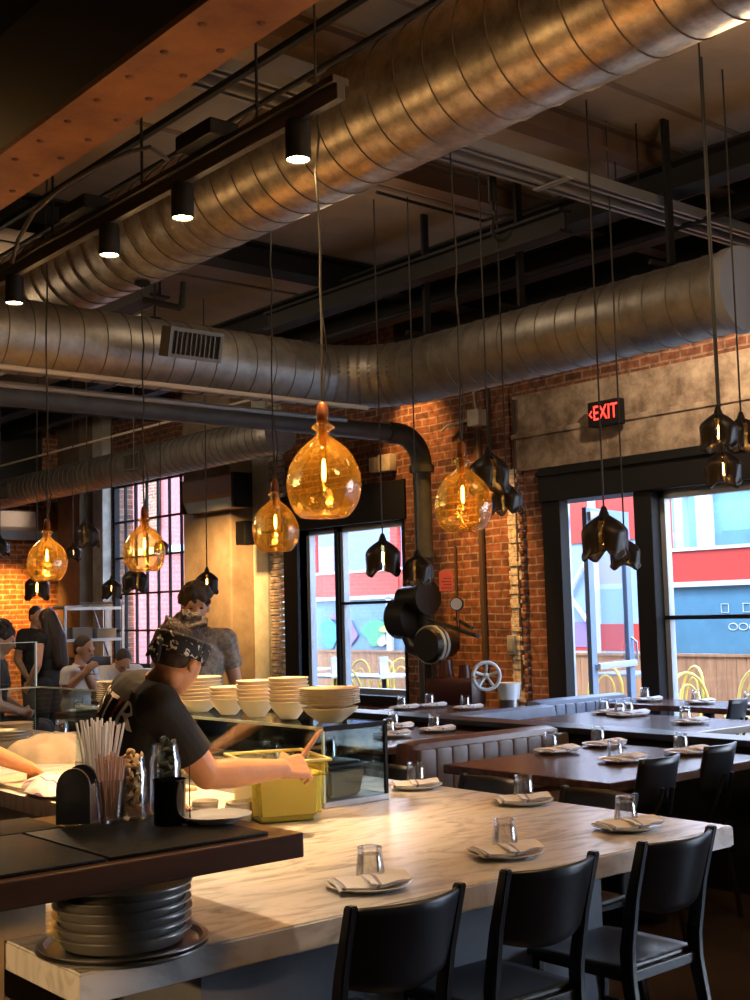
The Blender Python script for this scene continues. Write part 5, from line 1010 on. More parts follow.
def jar(px, py, label, r=0.033, h=0.155):
    p = lp(px, py); t = thing('mason_jar', p, label, 'jar', 'glass garnish jars')
    b = MB(); b.openlathe([(0, 0.0), (r*0.85, 0.0), (r, 0.008), (r, h*0.74), (r*0.93, h*0.82), (r*0.84, h*0.85), (r*0.84, h*0.88), (r*0.88, h*0.885), (r*0.88, h*0.91), (r*0.84, h*0.915), (r*0.84, h), (r*0.80, h), (r*0.80, h*0.86), (r*0.92, h*0.74), (r*0.93, 0.012), (0, 0.008)], n=28); b.build('jar_glass', GLASS, t, ang=60); return p
PEEL = mat('lemon_peel', (0.72, 0.46, 0.20), 0.5, noise_amt=0.2); LIME = mat('dark_green_lime', (0.05, 0.065, 0.025), 0.4, noise_amt=0.4); ONION = mat('pale_onion', (0.55, 0.38, 0.2), 0.4)
ja = jar(134, 819, 'glass jar heaped with pale citrus wedges'); jb = jar(166, 813, 'glass jar of dark green lime wedges behind the black cup', 0.040, 0.175)
def wedges(c, n, r, h0, h1, m, nm, lab, seed, size=0.014):
    rr = random.Random(seed)
    b = MB(); k = 10
    b.grid(lambda u, v: Vector(((u-0.5)*2.0, 0.55*math.cos(PI*(v-0.5))*math.cos(PI*(u-0.5)), 0.55*math.sin(PI*(v-0.5))*math.cos(PI*(u-0.5))+0.35*(1-(2*u-1)**2))), k, k); b.grid(lambda u, v: Vector(((u-0.5)*2.0, 0, (v-0.5)*1.1*math.cos(PI*(u-0.5))+0.35*(1-(2*u-1)**2))), k, 4)
    o0 = b.build(nm, m, None); me = o0.data; bpy.data.objects.remove(o0)
    for i in range(n):
        o = bpy.data.objects.new(nm, me); COL.objects.link(o); f = i/(n-1); a = i*2.4; q = r*(0.35+0.5*rr.random())
        o.location = (c.x+q*math.cos(a), c.y+q*math.sin(a), c.z+h0+(h1-h0)*f); o.rotation_euler = (rr.uniform(-1, 1), rr.uniform(-1, 1), rr.uniform(0, 6)); s = size*rr.uniform(0.85, 1.15); o.scale = (s, s, s); tag(o, lab, 'citrus wedge', lab+' heap')
wedges(ja, 34, 0.026, 0.02, 0.165, PEEL, 'lemon_wedge', 'pale lemon wedge in the jar between straws and black cup', 5, 0.014)
wedges(jb, 34, 0.030, 0.02, 0.182, LIME, 'lime_wedge', 'dark green lime wedge in the jar behind the black cup', 6, 0.017)
p = lp(166, 822); o = MB().openlathe([(0, 0), (0.036, 0), (0.0385, 0.004), (0.0405, 0.105), (0.042, 0.108), (0.040, 0.108), (0.037, 0.006), (0, 0.005)], n=32).build('black_cup', mat('glossy_black_cup', (0.012, 0.01, 0.012), 0.08, 0.5, spec=0.8), None); o.location = p-Vector((0.01, 0.035, 0)); tag(o, 'glossy black cup in front of the lime jar', 'cup')
p = lp(190, 824); t = thing('bill_spike', p, 'thin upright metal spike on a small round base on the ledge', 'spike'); b = MB(); b.lathe([(0, 0.005), (0.02, 0.004), (0.022, 0), (0, 0)], n=20); b.build('base', BLACK, t); b = MB(); b.cone((0, 0, 0.004), (0, 0, 0.17), 0.0018, 0.001, n=6); b.build('spike_rod', BLACK, t)
# ------------------------------------------------------------------ prep things left of the cook
o = MB().box((-0.28, -0.52, 0), (0.28, 0.52, 0.02), 0.006).build('cutting_board', mat('pale_board', (0.66, 0.53, 0.36), 0.5, noise_amt=0.12), None); o.location = (2.62, 5.25, ZC); tag(o, 'pale cutting board on the counter under the left hand', 'cutting board')
def cloth_heap(name, c, rx, ry, h, m, label, seed):
    b = MB(); 
    def fn(u, v):
        a = 2*PI*u; q = v
        z = h*(1-q**2)**0.7+0.35*h*noise.noise(Vector((math.cos(a)*q*2.3+seed, math.sin(a)*q*2.3, seed*1.7)))*(0.3+0.7*q)*(1-q**6)+0.12*h*math.sin(5*a+6*q+seed)*q*(1-q**4)
        k = 1+0.14*math.sin(3*a+seed)+0.08*math.sin(7*a)
        return Vector((rx*q*k*math.cos(a), ry*q*k*math.sin(a), max(0.001+0.006*(1-q), z)))
    b.grid(fn, 48, 16); bmesh.ops.remove_doubles(b.bm, verts=b.bm.verts[:], dist=1e-4); o = b.build(name, m, None, ang=80); o.location = c; return tag(o, label, 'cloth')
cloth_heap('kitchen_towel', (2.42, 5.12, ZC+0.0205), 0.14, 0.22, 0.07, TOWEL, 'crumpled purple-striped towel under the hand at left', 3)
cloth_heap('kitchen_cloth', (3.05, 6.50, ZC), 0.24, 0.33, 0.13, CREAMC, 'heaped cream cloth behind the tall straws', 7)
cloth_heap('kitchen_cloth', (3.35, 6.95, ZC), 0.14, 0.24, 0.09, mat('grey_cloth', (0.38, 0.37, 0.38), 0.9), 'grey cloth heaped behind the steel bowls', 9)
for i in range(4):
    o = MB().lathe(bowl_prof(0.12, 0.08), n=32).build('mixing_bowl', STEEL, None); o.location = (2.98, 6.95-0.0, ZC+0.018*i); tag(o, 'steel mixing bowl in the far-left nest, %s' % ('lowest', 'second up', 'third up', 'topmost')[i], 'bowl', 'nested steel bowls')
stack('dinner_plate', bpl, 3.36, 7.75, ZC, 8, 0.012, 'cream plate', 'plate stack behind the left glass screen', 'plate')
o = PROTO['glass'].copy(); COL.objects.link(o); o.location = (3.6, 7.55, ZC); o.scale = (1.25, 1.25, 1.35); tag(o, 'larger upturned tumbler standing alone by the left glass screen', 'glass', 'upturned tumblers')
t = thing('clear_box', (3.5, 6.72, ZC), 'small clear box behind the cook\'s back, left', 'box'); b = MB(); 
for a, c in (((-0.08, -0.08, 0), (0.08, -0.075, 0.09)), ((-0.08, 0.075, 0), (0.08, 0.08, 0.09)), ((-0.08, -0.075, 0), (-0.075, 0.075, 0.09)), ((0.075, -0.075, 0), (0.08, 0.075, 0.09)), ((-0.08, -0.08, 0.09), (0.08, 0.08, 0.095))): b.box(a, c)
b.build('box_wall', SCREEN, t, smooth=False)
# extend the counter behind to carry the left screens
t = thing('service_counter', (3.0, 8.2, 0), 'back counter carrying the glass screens at far left', 'counter'); MB().box((2.3, 7.41, 0.69), (3.76, 9.0, 0.76), 0.005).build('counter_top', MARBLE, t, world=True, smooth=False); MB().box((2.45, 7.45, 0), (3.6, 8.95, 0.69)).build('counter_base', BLACK, t, world=True, smooth=False)
t = thing('glass_screen', (3.6, 8.2, 0.76), 'tall clear glass screens with pale edges at the far left of the counter', 'glass screen')
b = MB(); b.box((3.47, 8.24, 0.762), (3.74, 8.25, 1.375)); b.box((3.0, 8.28, 0.762), (3.46, 8.29, 1.375)); b.box((3.735, 6.9, 0.85), (3.743, 8.23, 1.06)); b.build('glass_panel', SCREEN, t, smooth=False, world=True)
b = MB(); b.box((3.735, 8.238, 0.762), (3.745, 8.252, 1.378)); b.box((3.465, 8.238, 0.762), (3.473, 8.252, 1.378)); b.box((3.47, 8.238, 1.374), (3.745, 8.252, 1.379)); b.box((3.73, 6.6, 1.06), (3.75, 8.237, 1.068)); b.box((3.2, 8.15, 1.06), (3.735, 8.237, 1.066)); b.build('glass_edge', GEDGE, t, smooth=False, world=True)
b = MB(); b.box((3.735, 8.22, 0.762), (3.75, 8.237, 1.06)); b.box((3.735, 6.6, 0.762), (3.75, 6.615, 1.06)); b.build('black_post', BLACK, t, smooth=False, world=True)
# ------------------------------------------------------------------ fire riser and valves against the pier
t = thing('fire_valve_assembly', (8.05, 8.85, 0), 'black and grey fire-riser valves with a pale flange disc against the brick pier', 'valve')
DK = mat('dark_green_iron', (0.009, 0.010, 0.008), 0.4, spec=0.4); GR = mat('grey_flange', (0.34, 0.37, 0.34), 0.45)
c = ax(408, 618, 8.05); u1 = Vector((-0.75, -0.1, 0.0)).normalized()
b = MB(); b.cone(c+Vector((0, 0.13, 0)), c-Vector((0, 0.13, 0)), 0.21, 0.21, 28); b.cone(c+Vector((-0.14, 0, 0)), c+Vector((0.14, 0, 0)), 0.13, n=20); b.cone(c+Vector((-0.2, 0.1, 0)), c+Vector((-0.06, 0.05, 0)), 0.02, n=8); b.tube([c+Vector((0, 0, -0.1)), c+Vector((0, -0.1, -0.28)), c+Vector((0.02, -0.35, -0.35))], 0.10, 16); b.build('check_valve', DK, t, world=True)
c2 = ax(419, 600, 8.05); b = MB(); b.cone(c2+Vector((0, 0.22, 0)), c2+Vector((0, -0.1, 0.02)), 0.135, 0.13, 24); b.cone(c2+Vector((0, -0.1, 0.02)), c2+Vector((0, -0.14, 0.02)), 0.17, 0.17, 24); b.build('valve_body', DK, t, world=True)
c3 = ax(427, 645, 7.9); fd = (Vector((-0.93, -0.16, 0.0))).normalized()
b = MB(); b.cone(c3, c3-fd*0.34, 0.145, 0.13, 28); b.build('tee_branch', DK, t, world=True)
b = MB(); b.cone(c3-fd*0.03, c3-fd*0.07, 0.185, 0.185, 32); b.cone(c3-fd*0.09, c3-fd*0.13, 0.185, 0.185, 32); b.build('flange_ring', GR, t, world=True)
b = MB(); b.cone(c3+fd*0.02, c3-fd*0.03, 0.15, 0.175, 32); b.build('end_cover', DK, t, world=True)
b = MB(); u = fd.orthogonal().normalized(); v = fd.cross(u)
for k in range(8): a = 2*PI*k/8; q = c3+(u*math.cos(a)+v*math.sin(a))*0.162; b.cone(q+fd*0.012-fd*0.03, q-fd*0.15, 0.013, n=6)
b.build('flange_bolt', GR, t, world=True)
REDD = mat('dark_red_iron', (0.035, 0.006, 0.005), 0.4)
c4 = ax(454, 688, 8.0); b = MB(); b.box(c4-Vector((0.1, 0.34, 0.16)), c4+Vector((0.1, 0.3, 0.10)), 0.05); b.cone(c4+Vector((0, 0.1, 0.1)), c4+Vector((0, 0.1, 0.26)), 0.08, 0.06, 16); b.cone(c4+Vector((0, -0.15, 0.1)), c4+Vector((0, -0.15, 0.22)), 0.06, 0.05, 16); b.box(c4-Vector((0.06, 0.2, 0.95)), c4+Vector((0.06, 0.2, -0.1)), 0.03); b.build('pump_block', REDD, t, world=True)
b = MB(); q0 = ax(430, 620, 8.05); q1 = ax(478, 636, 7.9); b.tube([q0, q1], 0.022, 8); q0 = ax(455, 618, 8.1); q1 = ax(472, 628, 8.0); b.tube([q0, q1], 0.02, 8); b.build('lever_pipe', DK, t, world=True)
q = ax(428, 668, 8.0); b = MB(); b.cone((q.x, q.y, q.z-0.3), (q.x, q.y, q.z+0.1), 0.04, n=12); b.build('drain_pipe', DK, t, world=True)
q = ax(457, 604, 7.95); g = thing('pressure_gauge', q, 'small round pressure gauge on the brick pier beside the riser', 'gauge')
b = MB(); fdg = Vector((-0.8, -0.55, 0)).normalized(); b.cone(fdg*0.03, -fdg*0.02, 0.062, n=24); b.build('gauge_case', BLACK, g); b = MB(); b.cone(fdg*0.031, fdg*0.034, 0.054, n=24); b.build('gauge_face', WHITEP, g); b = MB(); b.cone((0, 0, -0.2), (0, 0, -0.05), 0.012, n=8); b.build('gauge_stem', BRASS, g)
q = ax(446, 581, 7.93); o = MB(); fdn = Vector((-0.7, -0.7, 0)).normalized(); sd = fdn.cross(Vector((0, 0, 1))); M_ = Matrix((sd, Vector((0, 0, 1)), fdn)).transposed().to_4x4()
g = thing('red_tag', q, 'orange-red tag hanging on the green riser pipe', 'tag'); b = MB(); b.box((-0.065, -0.095, -0.003), (0.065, 0.085, 0.003), 0.002, M=M_); b.prism([(-0.065, 0.085), (0.065, 0.085), (0.03, 0.105), (-0.03, 0.105)], -0.003, 0.003, M=M_); b.build('tag_card', mat('tag_red', (0.75, 0.12, 0.05), 0.6), g, smooth=False)
b = MB(); 
for k in range(4): b.box((-0.05, -0.07+k*0.03, 0.0031), (0.045-0.02*(k % 2), -0.06+k*0.03, 0.0036), M=M_)
b.build('printed_lines', mat('tag_print', (0.35, 0.03, 0.02), 0.7), g, smooth=False)
q = ax(486.5, 676, 7.85); g = thing('valve_handwheel', q, 'pale five-spoked handwheel on the valve below the brick pier', 'handwheel'); fw_ = Vector((-0.55, -0.83, 0)).normalized(); su = fw_.cross(Vector((0, 0, 1))).normalized()
HW = mat('pale_grey_iron', (0.50, 0.55, 0.56), 0.4)
b = MB(); b.tube([su*0.122*math.cos(a)+Vector((0, 0, 0.122*math.sin(a))) for a in [2*PI*i/32 for i in range(32)]], 0.017, 8, closed=True); b.build('wheel_rim', HW, g)
b = MB()
for k in range(5): a = 2*PI*k/5+0.35; b.tube([-fw_*0.03, (su*math.cos(a)+Vector((0, 0, math.sin(a))))*0.118], 0.014, 8)
b.ell(-fw_*0.03, 0.032); b.build('wheel_spokes', HW, g)
b = MB(); b.cone(-fw_*0.03, -fw_*0.25, 0.02, n=10); b.build('wheel_spindle', BLACK, g); b = MB(); p_ = su*0.12; b.cone(p_, p_+fw_*0.09, 0.014, n=10); b.build('wheel_handle', HW, g)
for (px, y0_, y1_, X, r, lab) in [(478, 430, 668, 8.46, 0.032, 'dark vertical pipe down the lit brick'), (513, 400, 690, 8.47, 0.018, 'thin conduit near the pale corner of the brick pier'), (455, 545, 640, 8.46, 0.014, 'thin vertical conduit between riser and dark pipe'), (488, 385, 470, 8.47, 0.014, 'thin conduit high on the brick pier')]:
    a = ax(px, y0_, X); c = ax(px, y1_, X); pipe('wall_conduit', [(X, a.y, c.z), (X, a.y, a.z)], r, mat('conduit_brown', (0.06, 0.035, 0.02), 0.6) if 'conduit_brown' not in MATS else MATS['conduit_brown'], lab)
q = ax(513, 645, 8.46); t = thing('outlet_box', q, 'small pale outlet box on the pier conduit', 'outlet'); b = MB(); b.box((-0.03, -0.05, -0.09), (0.03, 0.05, 0.09), 0.008); b.build('box_body', WFRAME, t); b = MB(); b.box((-0.036, -0.03, -0.06), (-0.03, 0.03, 0.06), 0.002); b.build('cover_plate', GREYB, t)
q = ax(477, 418, 8.4); t = thing('junction_box', q, 'cream junction box with conduits high on the lit brick', 'junction box'); b = MB(); b.box((-0.06, -0.08, -0.08), (0.06, 0.08, 0.08), 0.01); b.build('box_body', CREAM, t)
b = MB(); b.tube([(0, 0.08, 0), (0, 0.42, -0.02), (0, 0.5, -0.06)], 0.014, 8); b.tube([(0, 0, 0.08), (-0.02, 0.02, 0.3), (-0.05, 0.1, 0.45)], 0.016, 8); b.build('conduit_stub', MATS['pale_conduit'], t)
q = ax(387, 463, 8.45); t = thing('junction_box', q, 'pair of cream boxes on the brick above the window left of the pier', 'junction box'); b = MB(); b.box((-0.05, -0.1, -0.09), (0.05, 0.1, 0.09), 0.01); b.build('box_body', CREAM, t); b = MB(); b.box((-0.04, 0.16, -0.08), (0.05, 0.26, 0.08), 0.01); b.build('side_box', CREAM, t)
q = ax(516, 703, 8.2); t = thing('bucket', (8.22, 7.97, 0.60), 'white cloth-lined bucket on a steel stand beside the pale brick corner', 'bucket')
b = MB(); b.openlathe([(0, 0.1), (0.092, 0.1), (0.11, 0.24), (0.115, 0.25), (0.105, 0.248), (0.09, 0.11), (0, 0.11)], n=28, wob=lambda a, z: 1+0.02*math.sin(9*a)); b.build('bucket_liner', mat('blue_white_cloth', (0.62, 0.70, 0.80), 0.8), t); b = MB(); b.lathe([(0, 0), (0.09, 0), (0.095, 0.1), (0, 0.1)], n=28); b.build('steel_base', STEEL, t); b = MB(); b.cone((0, 0, -0.60), (0, 0, 0), 0.05, n=14); b.lathe([(0, -0.60), (0.16, -0.60), (0.15, -0.57), (0, -0.57)], n=24); b.build('stand', BLACK, t)
# exit sign
q = ax(605, 413, 8.36); t = thing('exit_sign', q, 'black exit sign with red letters on the concrete band', 'exit sign')
b = MB(); b.box((-0.03, -0.17, -0.11), (0.06, 0.17, 0.11), 0.006); b.box((0.05, -0.06, 0.05), (0.14, 0.06, 0.11)); b.build('sign_case', BLACK, t, smooth=False)
Ms = Matrix(((0, 0, -1, -0.031), (-1, 0, 0, 0), (0, 1, 0, 0), (0, 0, 0, 1)))
o = text_mesh('EXIT', 0.185, 0.002, 'exit_letters', EXITR); o.data.transform(Matrix.Scale(0.72, 4, (1, 0, 0))); o.data.transform(Matrix.Translation((0.025, 0, 0))); o.data.transform(Ms); o.parent = t
b = MB(); b._add([Vector(v) for v in [(-0.158, 0, 0), (-0.125, 0.035, 0), (-0.118, 0.026, 0), (-0.142, 0, 0), (-0.118, -0.026, 0), (-0.125, -0.035, 0)]], [(0, 1, 2, 3), (0, 3, 4, 5)]); b.bm.transform(Ms); b.build('exit_arrow', EXITR, t, smooth=False)
# air conditioners
def aircon(loc, L, H, D, label, axis):
    t = thing('air_conditioner', loc, label, 'air conditioner', 'wall air conditioners')
    prof = [(0, 0), (-D*0.75, 0), (-D*0.97, H*0.3), (-D, H*0.42), (-D, H*0.95), (-D*0.95, H), (0, H)]
    M = Matrix(((1, 0, 0, 0), (0, 0, 1, 0), (0, 1, 0, 0), (0, 0, 0, 1))) if axis == 'y' else Matrix(((0, 0, 1, 0), (1, 0, 0, 0), (0, 1, 0, 0), (0, 0, 0, 1)))
    b = MB(); b.prism(prof, -L/2, L/2, M=M); b.build('case', mat('bronze_ac_case', (0.36, 0.20, 0.10), 0.3, 0.6) if 'bronze_ac_case' not in MATS else MATS['bronze_ac_case'], t, smooth=False)
    b = MB()
    p2 = [(-D*0.78, 0.006), (-D*0.985, H*0.3), (-D*1.0, H*0.3), (-D*0.8, -0.006)]; b.prism(p2, -L*0.46, L*0.46, M=M); b.build('louvre', GREYB, t, smooth=False)
    b = MB(); e = [(0, -0.004), (-D*1.01, -0.004), (-D*1.01, H*1.01), (0, H*1.01)]; b.prism(e, -L/2-0.05, -L/2, M=M); b.build('end_cap', BLACK, t, smooth=False); b = MB(); b.prism(e, L/2, L/2+0.05, M=M); b.build('end_cap', BLACK, t, smooth=False)
aircon((8.12, 12.55, 2.80), 1.1, 0.40, 0.26, 'bronze wall air conditioner on the tan concrete column', 'y')
aircon((7.7, YF-0.02, 2.75), 1.25, 0.44, 0.28, 'bronze wall air conditioner on the orange brick wall at far left', 'x')
q = ax(247, 533, 8.05); t = thing('wall_speaker', q, 'small black speaker beside the tan concrete column', 'speaker'); b = MB(); b.box((-0.1, -0.09, -0.14), (0.08, 0.09, 0.14), 0.015); b.build('speaker_case', BLACK, t); b = MB(); b.box((-0.105, -0.08, -0.13), (-0.1, 0.08, 0.13), 0.002); b.build('speaker_grille', RUBBER, t, smooth=False); b = MB(); b.cone((0, 0, 0), (0.45, 0, 0.02), 0.015, n=8); b.build('bracket', BLACK, t)
# wire rack with white boxes
RK = ad(86, 650, 15.0)
t = thing('storage_rack', (RK.x, RK.y, 0), 'metal storage rack holding white boxes before the dark column', 'rack')
for sx in (-0.38, 0.38):
    for sy in (-0.22, 0.22): b = MB(); b.box((sx-0.014, sy-0.014, 0), (sx+0.014, sy+0.014, 1.70)); b.build('post', STEEL, t, smooth=False)
for z in (0.5, 0.9, 1.28, 1.66):
    b = MB(); b.box((-0.38, -0.22, z), (0.38, 0.22, z+0.015)); b.box((-0.38, -0.23, z-0.015), (0.38, -0.215, z+0.02)); b.build('shelf', STEEL, t, smooth=False)
b = MB(); b.tube([(0.37, 0, 0.9), (0.1, 0.0, 1.64)], 0.012, 6); b.build('brace', STEEL, t)
for i, (x, z, w, h, m, lab) in enumerate([(0.12, 1.676, 0.32, 0.035, WHITEP, 'lower white box on top of the metal rack'), (0.14, 1.712, 0.28, 0.03, GREYB, 'upper white box on top of the metal rack'), (-0.24, 1.676, 0.24, 0.025, WHITEP, 'flat white tray on the left of the rack top'), (-0.12, 1.296, 0.26, 0.14, GREYB, 'pale tub on the second rack shelf, left'), (0.2, 1.296, 0.26, 0.12, GREYB, 'pale tub on the second rack shelf, right'), (0.05, 0.916, 0.4, 0.16, BLACKG, 'dark box on the middle rack shelf')]):
    b = MB(); b.box((-w/2, -0.16, 0), (w/2, 0.16, h), 0.008); b.box((-w/2-0.006, -0.166, h-0.012), (w/2+0.006, 0.166, h-0.004), 0.002); o = b.build('storage_box', m, None); o.location = (RK.x+x, RK.y, z); tag(o, lab, 'box', 'boxes on the metal rack')
# ------------------------------------------------------------------ people
def frame(up, fwd):
    up = Vector(up).normalized(); f = Vector(fwd); f = (f-up*f.dot(up)).normalized(); s = f.cross(up).normalized()   # s = the person's right
    return s, f, up
def rotm(s, f, u): return Matrix((s, f, u)).transposed()
def hand_shapes(b, wrist, d, nrm, thumb, curl=0.5, k=1.0, spread=0.12):
    """palm from wrist along d; nrm = palm side; thumb = towards the thumb"""
    d = Vector(d).normalized(); nrm = Vector(nrm); nrm = (nrm-d*nrm.dot(d)).normalized(); th = Vector(thumb); th = (th-d*th.dot(d)-nrm*th.dot(nrm)).normalized()
    w = Vector(wrist)
    for i, o in enumerate((0.030, 0.011, -0.010, -0.028)): b.capsule(w+th*o*0.55*k, w+d*0.088*k+th*o*k, 0.017*k, 0.0125*k, 10)
    for i, (o, L) in enumerate(((0.030, 0.074), (0.010, 0.082), (-0.010, 0.077), (-0.029, 0.060))):
        p = w+d*0.088*k+th*o*k; a = 0.0; dirv = d+th*(o*spread/0.03)
        for j, (fr, bend) in enumerate(((0.45, curl*0.7), (0.30, curl*1.1), (0.25, curl*0.8))):
            a += bend; v = (dirv.normalized()*math.cos(a)+nrm*math.sin(a)); q = p+v*L*fr*k
            b.capsule(p, q, (0.0095-0.001*j)*k, (0.0087-0.001*j)*k, 10); p = q
    p = w+d*0.022*k+th*0.026*k; v = (d*0.62+th*0.62+nrm*0.38).normalized(); q = p+v*0.045*k; b.capsule(p, q, 0.0155*k, 0.0115*k, 10)
    v2 = (d*0.88+th*0.12+nrm*0.5).normalized(); q2 = q+v2*0.034*k; b.capsule(q, q2, 0.011*k, 0.0085*k, 10)
def person(label, J, face, clothes, skin, hairm, voxel=0.010, loc=None, arm=1.0, sleeve=0.62, hair='short', headup=None, hands=None, group=None, beard=False, legs=True, slim=1.0):
    """J: world joints. clothes: (shirt material, trousers material)"""
    base = Vector(loc) if loc else Vector((J['pel'].x, J['pel'].y, 0))
    t = thing('person', base, label, 'person', group)
    pel, neck, head = J['pel'], J['neck'], J['head']
    shv = (J['shr']-J['shl']).normalized(); upv = (neck-pel).normalized(); fwd = upv.cross(shv).normalized(); s, f, u = frame(upv, fwd)
    Rm = rotm(s, f, u); L = (neck-pel).length; k = slim
    def torso(b, g):
        b.ell(pel+u*0.02, (0.165*k+g, 0.115*k+g, 0.13+g), Rm); b.ell(pel+u*L*0.36-f*0.0, (0.15*k+g, 0.112*k+g, 0.17+g), Rm); b.ell(pel+u*L*0.66-f*0.012, (0.172*k+g, 0.122*k+g, 0.17+g), Rm)
        b.capsule(J['shr']-s*0.012, J['shl']+s*0.012, 0.062*k+g, 0.062*k+g); b.capsule(pel+u*L*0.78-f*0.02, neck-u*0.02-f*0.01, 0.10*k+g, 0.062+g)
    b = MB(); torso(b, 0)
    hu = Vector(headup) if headup else (head-neck).normalized(); hs, hf, hu = frame(hu, face); Hm = rotm(hs, hf, hu)
    b.capsule(neck-u*0.02, head-hu*0.06-hf*0.015, 0.058, 0.052)
    b.ell(head+hu*0.018-hf*0.008, (0.074, 0.094, 0.098), Hm); b.ell(head-hu*0.045+hf*0.025, (0.058, 0.066, 0.066), Hm); b.ell(head-hu*0.092+hf*0.060, (0.026, 0.022, 0.02), Hm); b.ell(head-hu*0.02+hf*0.045, (0.062, 0.045, 0.07), Hm)
    b.capsule(head+hu*0.012+hf*0.088, head-hu*0.028+hf*0.108, 0.010, 0.0145, 10); b.ell(head-hu*0.03+hf*0.097, (0.017, 0.012, 0.010), Hm); b.capsule(head+hu*0.025+hf*0.082-hs*0.04, head+hu*0.025+hf*0.082+hs*0.04, 0.012, 0.012, 10)
    b.ell(head-hu*0.058+hf*0.083, (0.024, 0.012, 0.010), Hm)
    for sg in (-1, 1): b.ell(head+hs*0.076*sg-hf*0.008-hu*0.012, (0.009, 0.020, 0.033), Hm); b.ell(head+hs*0.082*sg-hf*0.014-hu*0.002, (0.006, 0.012, 0.016), Hm)
    for sd in ('r', 'l'):
        S_, E_, W_ = J['sh'+sd], J['el'+sd], J['wr'+sd]
        b.capsule(S_, S_.lerp(E_, 0.4), 0.054*arm, 0.050*arm); b.capsule(S_.lerp(E_, 0.4), E_, 0.050*arm, 0.041*arm); b.capsule(E_, E_.lerp(W_, 0.3), 0.041*arm, 0.044*arm); b.capsule(E_.lerp(W_, 0.3), W_, 0.044*arm, 0.029*arm)
        if hands and sd in hands: hand_shapes(b, W_, *hands[sd])
        else: hand_shapes(b, W_, (W_-E_), -s*(1 if sd == 'r' else -1), f, 0.4)
        if legs: 
            b.capsule(J['hi'+sd], J['kn'+sd], 0.085, 0.058); b.capsule(J['kn'+sd], J['kn'+sd].lerp(J['an'+sd], 0.35), 0.056, 0.056); b.capsule(J['kn'+sd].lerp(J['an'+sd], 0.35), J['an'+sd], 0.056, 0.036)
    remeshed(b, 'body', skin, t, voxel, 3)
    b = MB(); torso(b, 0.014)
    for sd in ('r', 'l'):
        S_, E_ = J['sh'+sd], J['el'+sd]; m = S_.lerp(E_, sleeve); b.ell(S_, 0.072); b.cone(S_, m, 0.071, 0.068, 18)
        if sleeve >= 0.99: b.ell(E_, 0.062); b.cone(E_, E_.lerp(J['wr'+sd], 0.92), 0.062, 0.046, 18)
    remeshed(b, 'shirt', clothes[0], t, voxel, 3)
    if legs:
        b = MB(); b.ell(pel, (0.178*k, 0.128*k, 0.13), Rm)
        for sd in ('r', 'l'): b.capsule(J['hi'+sd], J['kn'+sd], 0.098, 0.074); b.cone(J['kn'+sd], J['an'+sd], 0.074, 0.06, 18); b.ell(J['kn'+sd], 0.074)
        remeshed(b, 'trousers', clothes[1], t, voxel*1.2, 3)
        for sd in ('r', 'l'):
            a = J['an'+sd]; ff = Vector((f.x, f.y, 0)).normalized() if 'toe' not in J else J['toe']; b = MB(); b.ell(Vector((a.x, a.y, 0.045))+ff*0.07, (0.045, 0.13, 0.045), rotm(*frame((0, 0, 1), ff))); b.capsule(Vector((a.x, a.y, 0.05)), a, 0.045, 0.042)
            remeshed(b, 'shoe', BLACK, t, voxel*1.2, 2)
    b = MB()
    if hair == 'short': b.ell(head+hu*0.036-hf*0.022, (0.079, 0.092, 0.092), Hm); b.ell(head-hu*0.02-hf*0.045, (0.068, 0.055, 0.06), Hm)
    if hair == 'curly':
        b.ell(head+hu*0.045-hf*0.02, (0.09, 0.098, 0.098), Hm); rr = random.Random(2)
        for i in range(60): a = rr.uniform(0, 6.28); e = rr.uniform(-0.1, 1.5); d = hs*math.cos(a)*math.cos(e)+hf*math.sin(a)*math.cos(e)+hu*math.sin(e); b.ell(head+hu*0.04-hf*0.025+Vector((d.x*0.095, d.y*0.095, d.z*0.1)), 0.022, u=10, v=8)
    if hair == 'long':
        b.ell(head+hu*0.03-hf*0.02, (0.090, 0.105, 0.10), Hm); b.capsule(head-hf*0.05, head-hu*0.22-hf*0.085, 0.085, 0.11); b.capsule(head-hu*0.22-hf*0.085, head-hu*0.50-hf*0.10, 0.11, 0.085); b.capsule(head-hs*0.06-hf*0.02, head-hs*0.09-hu*0.3-hf*0.03, 0.05, 0.045); b.capsule(head+hs*0.06-hf*0.02, head+hs*0.09-hu*0.3-hf*0.03, 0.05, 0.045)
    if hair == 'spiky':
        b.ell(head+hu*0.045-hf*0.018, (0.076, 0.092, 0.085), Hm); b.ell(head+hu*0.0-hf*0.03, (0.0755, 0.078, 0.058), Hm); rr = random.Random(6)
        for i in range(46):
            a = rr.uniform(0, 6.28); e = rr.uniform(0.55, 1.5); d = hs*math.cos(a)*math.cos(e)*0.8+hf*math.sin(a)*math.cos(e)+hu*math.sin(e); p = head+hu*0.05-hf*0.015+d*0.078; b.cone(p, p+d*0.034+hf*0.012+hf*rr.uniform(-.01, .02)+hs*rr.uniform(-.012, .012), 0.017, 0.005, 8)
    remeshed(b, 'hair', hairm, t, min(voxel, 0.007), 2)
    for sg in (-1, 1):
        b = MB(); b.ell(head+hs*0.031*sg+hf*0.089+hu*0.004, (0.012, 0.008, 0.0075), Hm); b.build('eye', EYE, t, world=True)
    if beard: b = MB(); b.ell(head-hu*0.075+hf*0.032, (0.061, 0.060, 0.048), Hm); b.ell(head-hu*0.045+hf*0.098, (0.026, 0.01, 0.007), Hm); remeshed(b, 'beard', hairm, t, 0.006, 2)
    return t, dict(s=s, f=f, u=u, hs=hs, hf=hf, hu=hu, head=head)
V = Vector
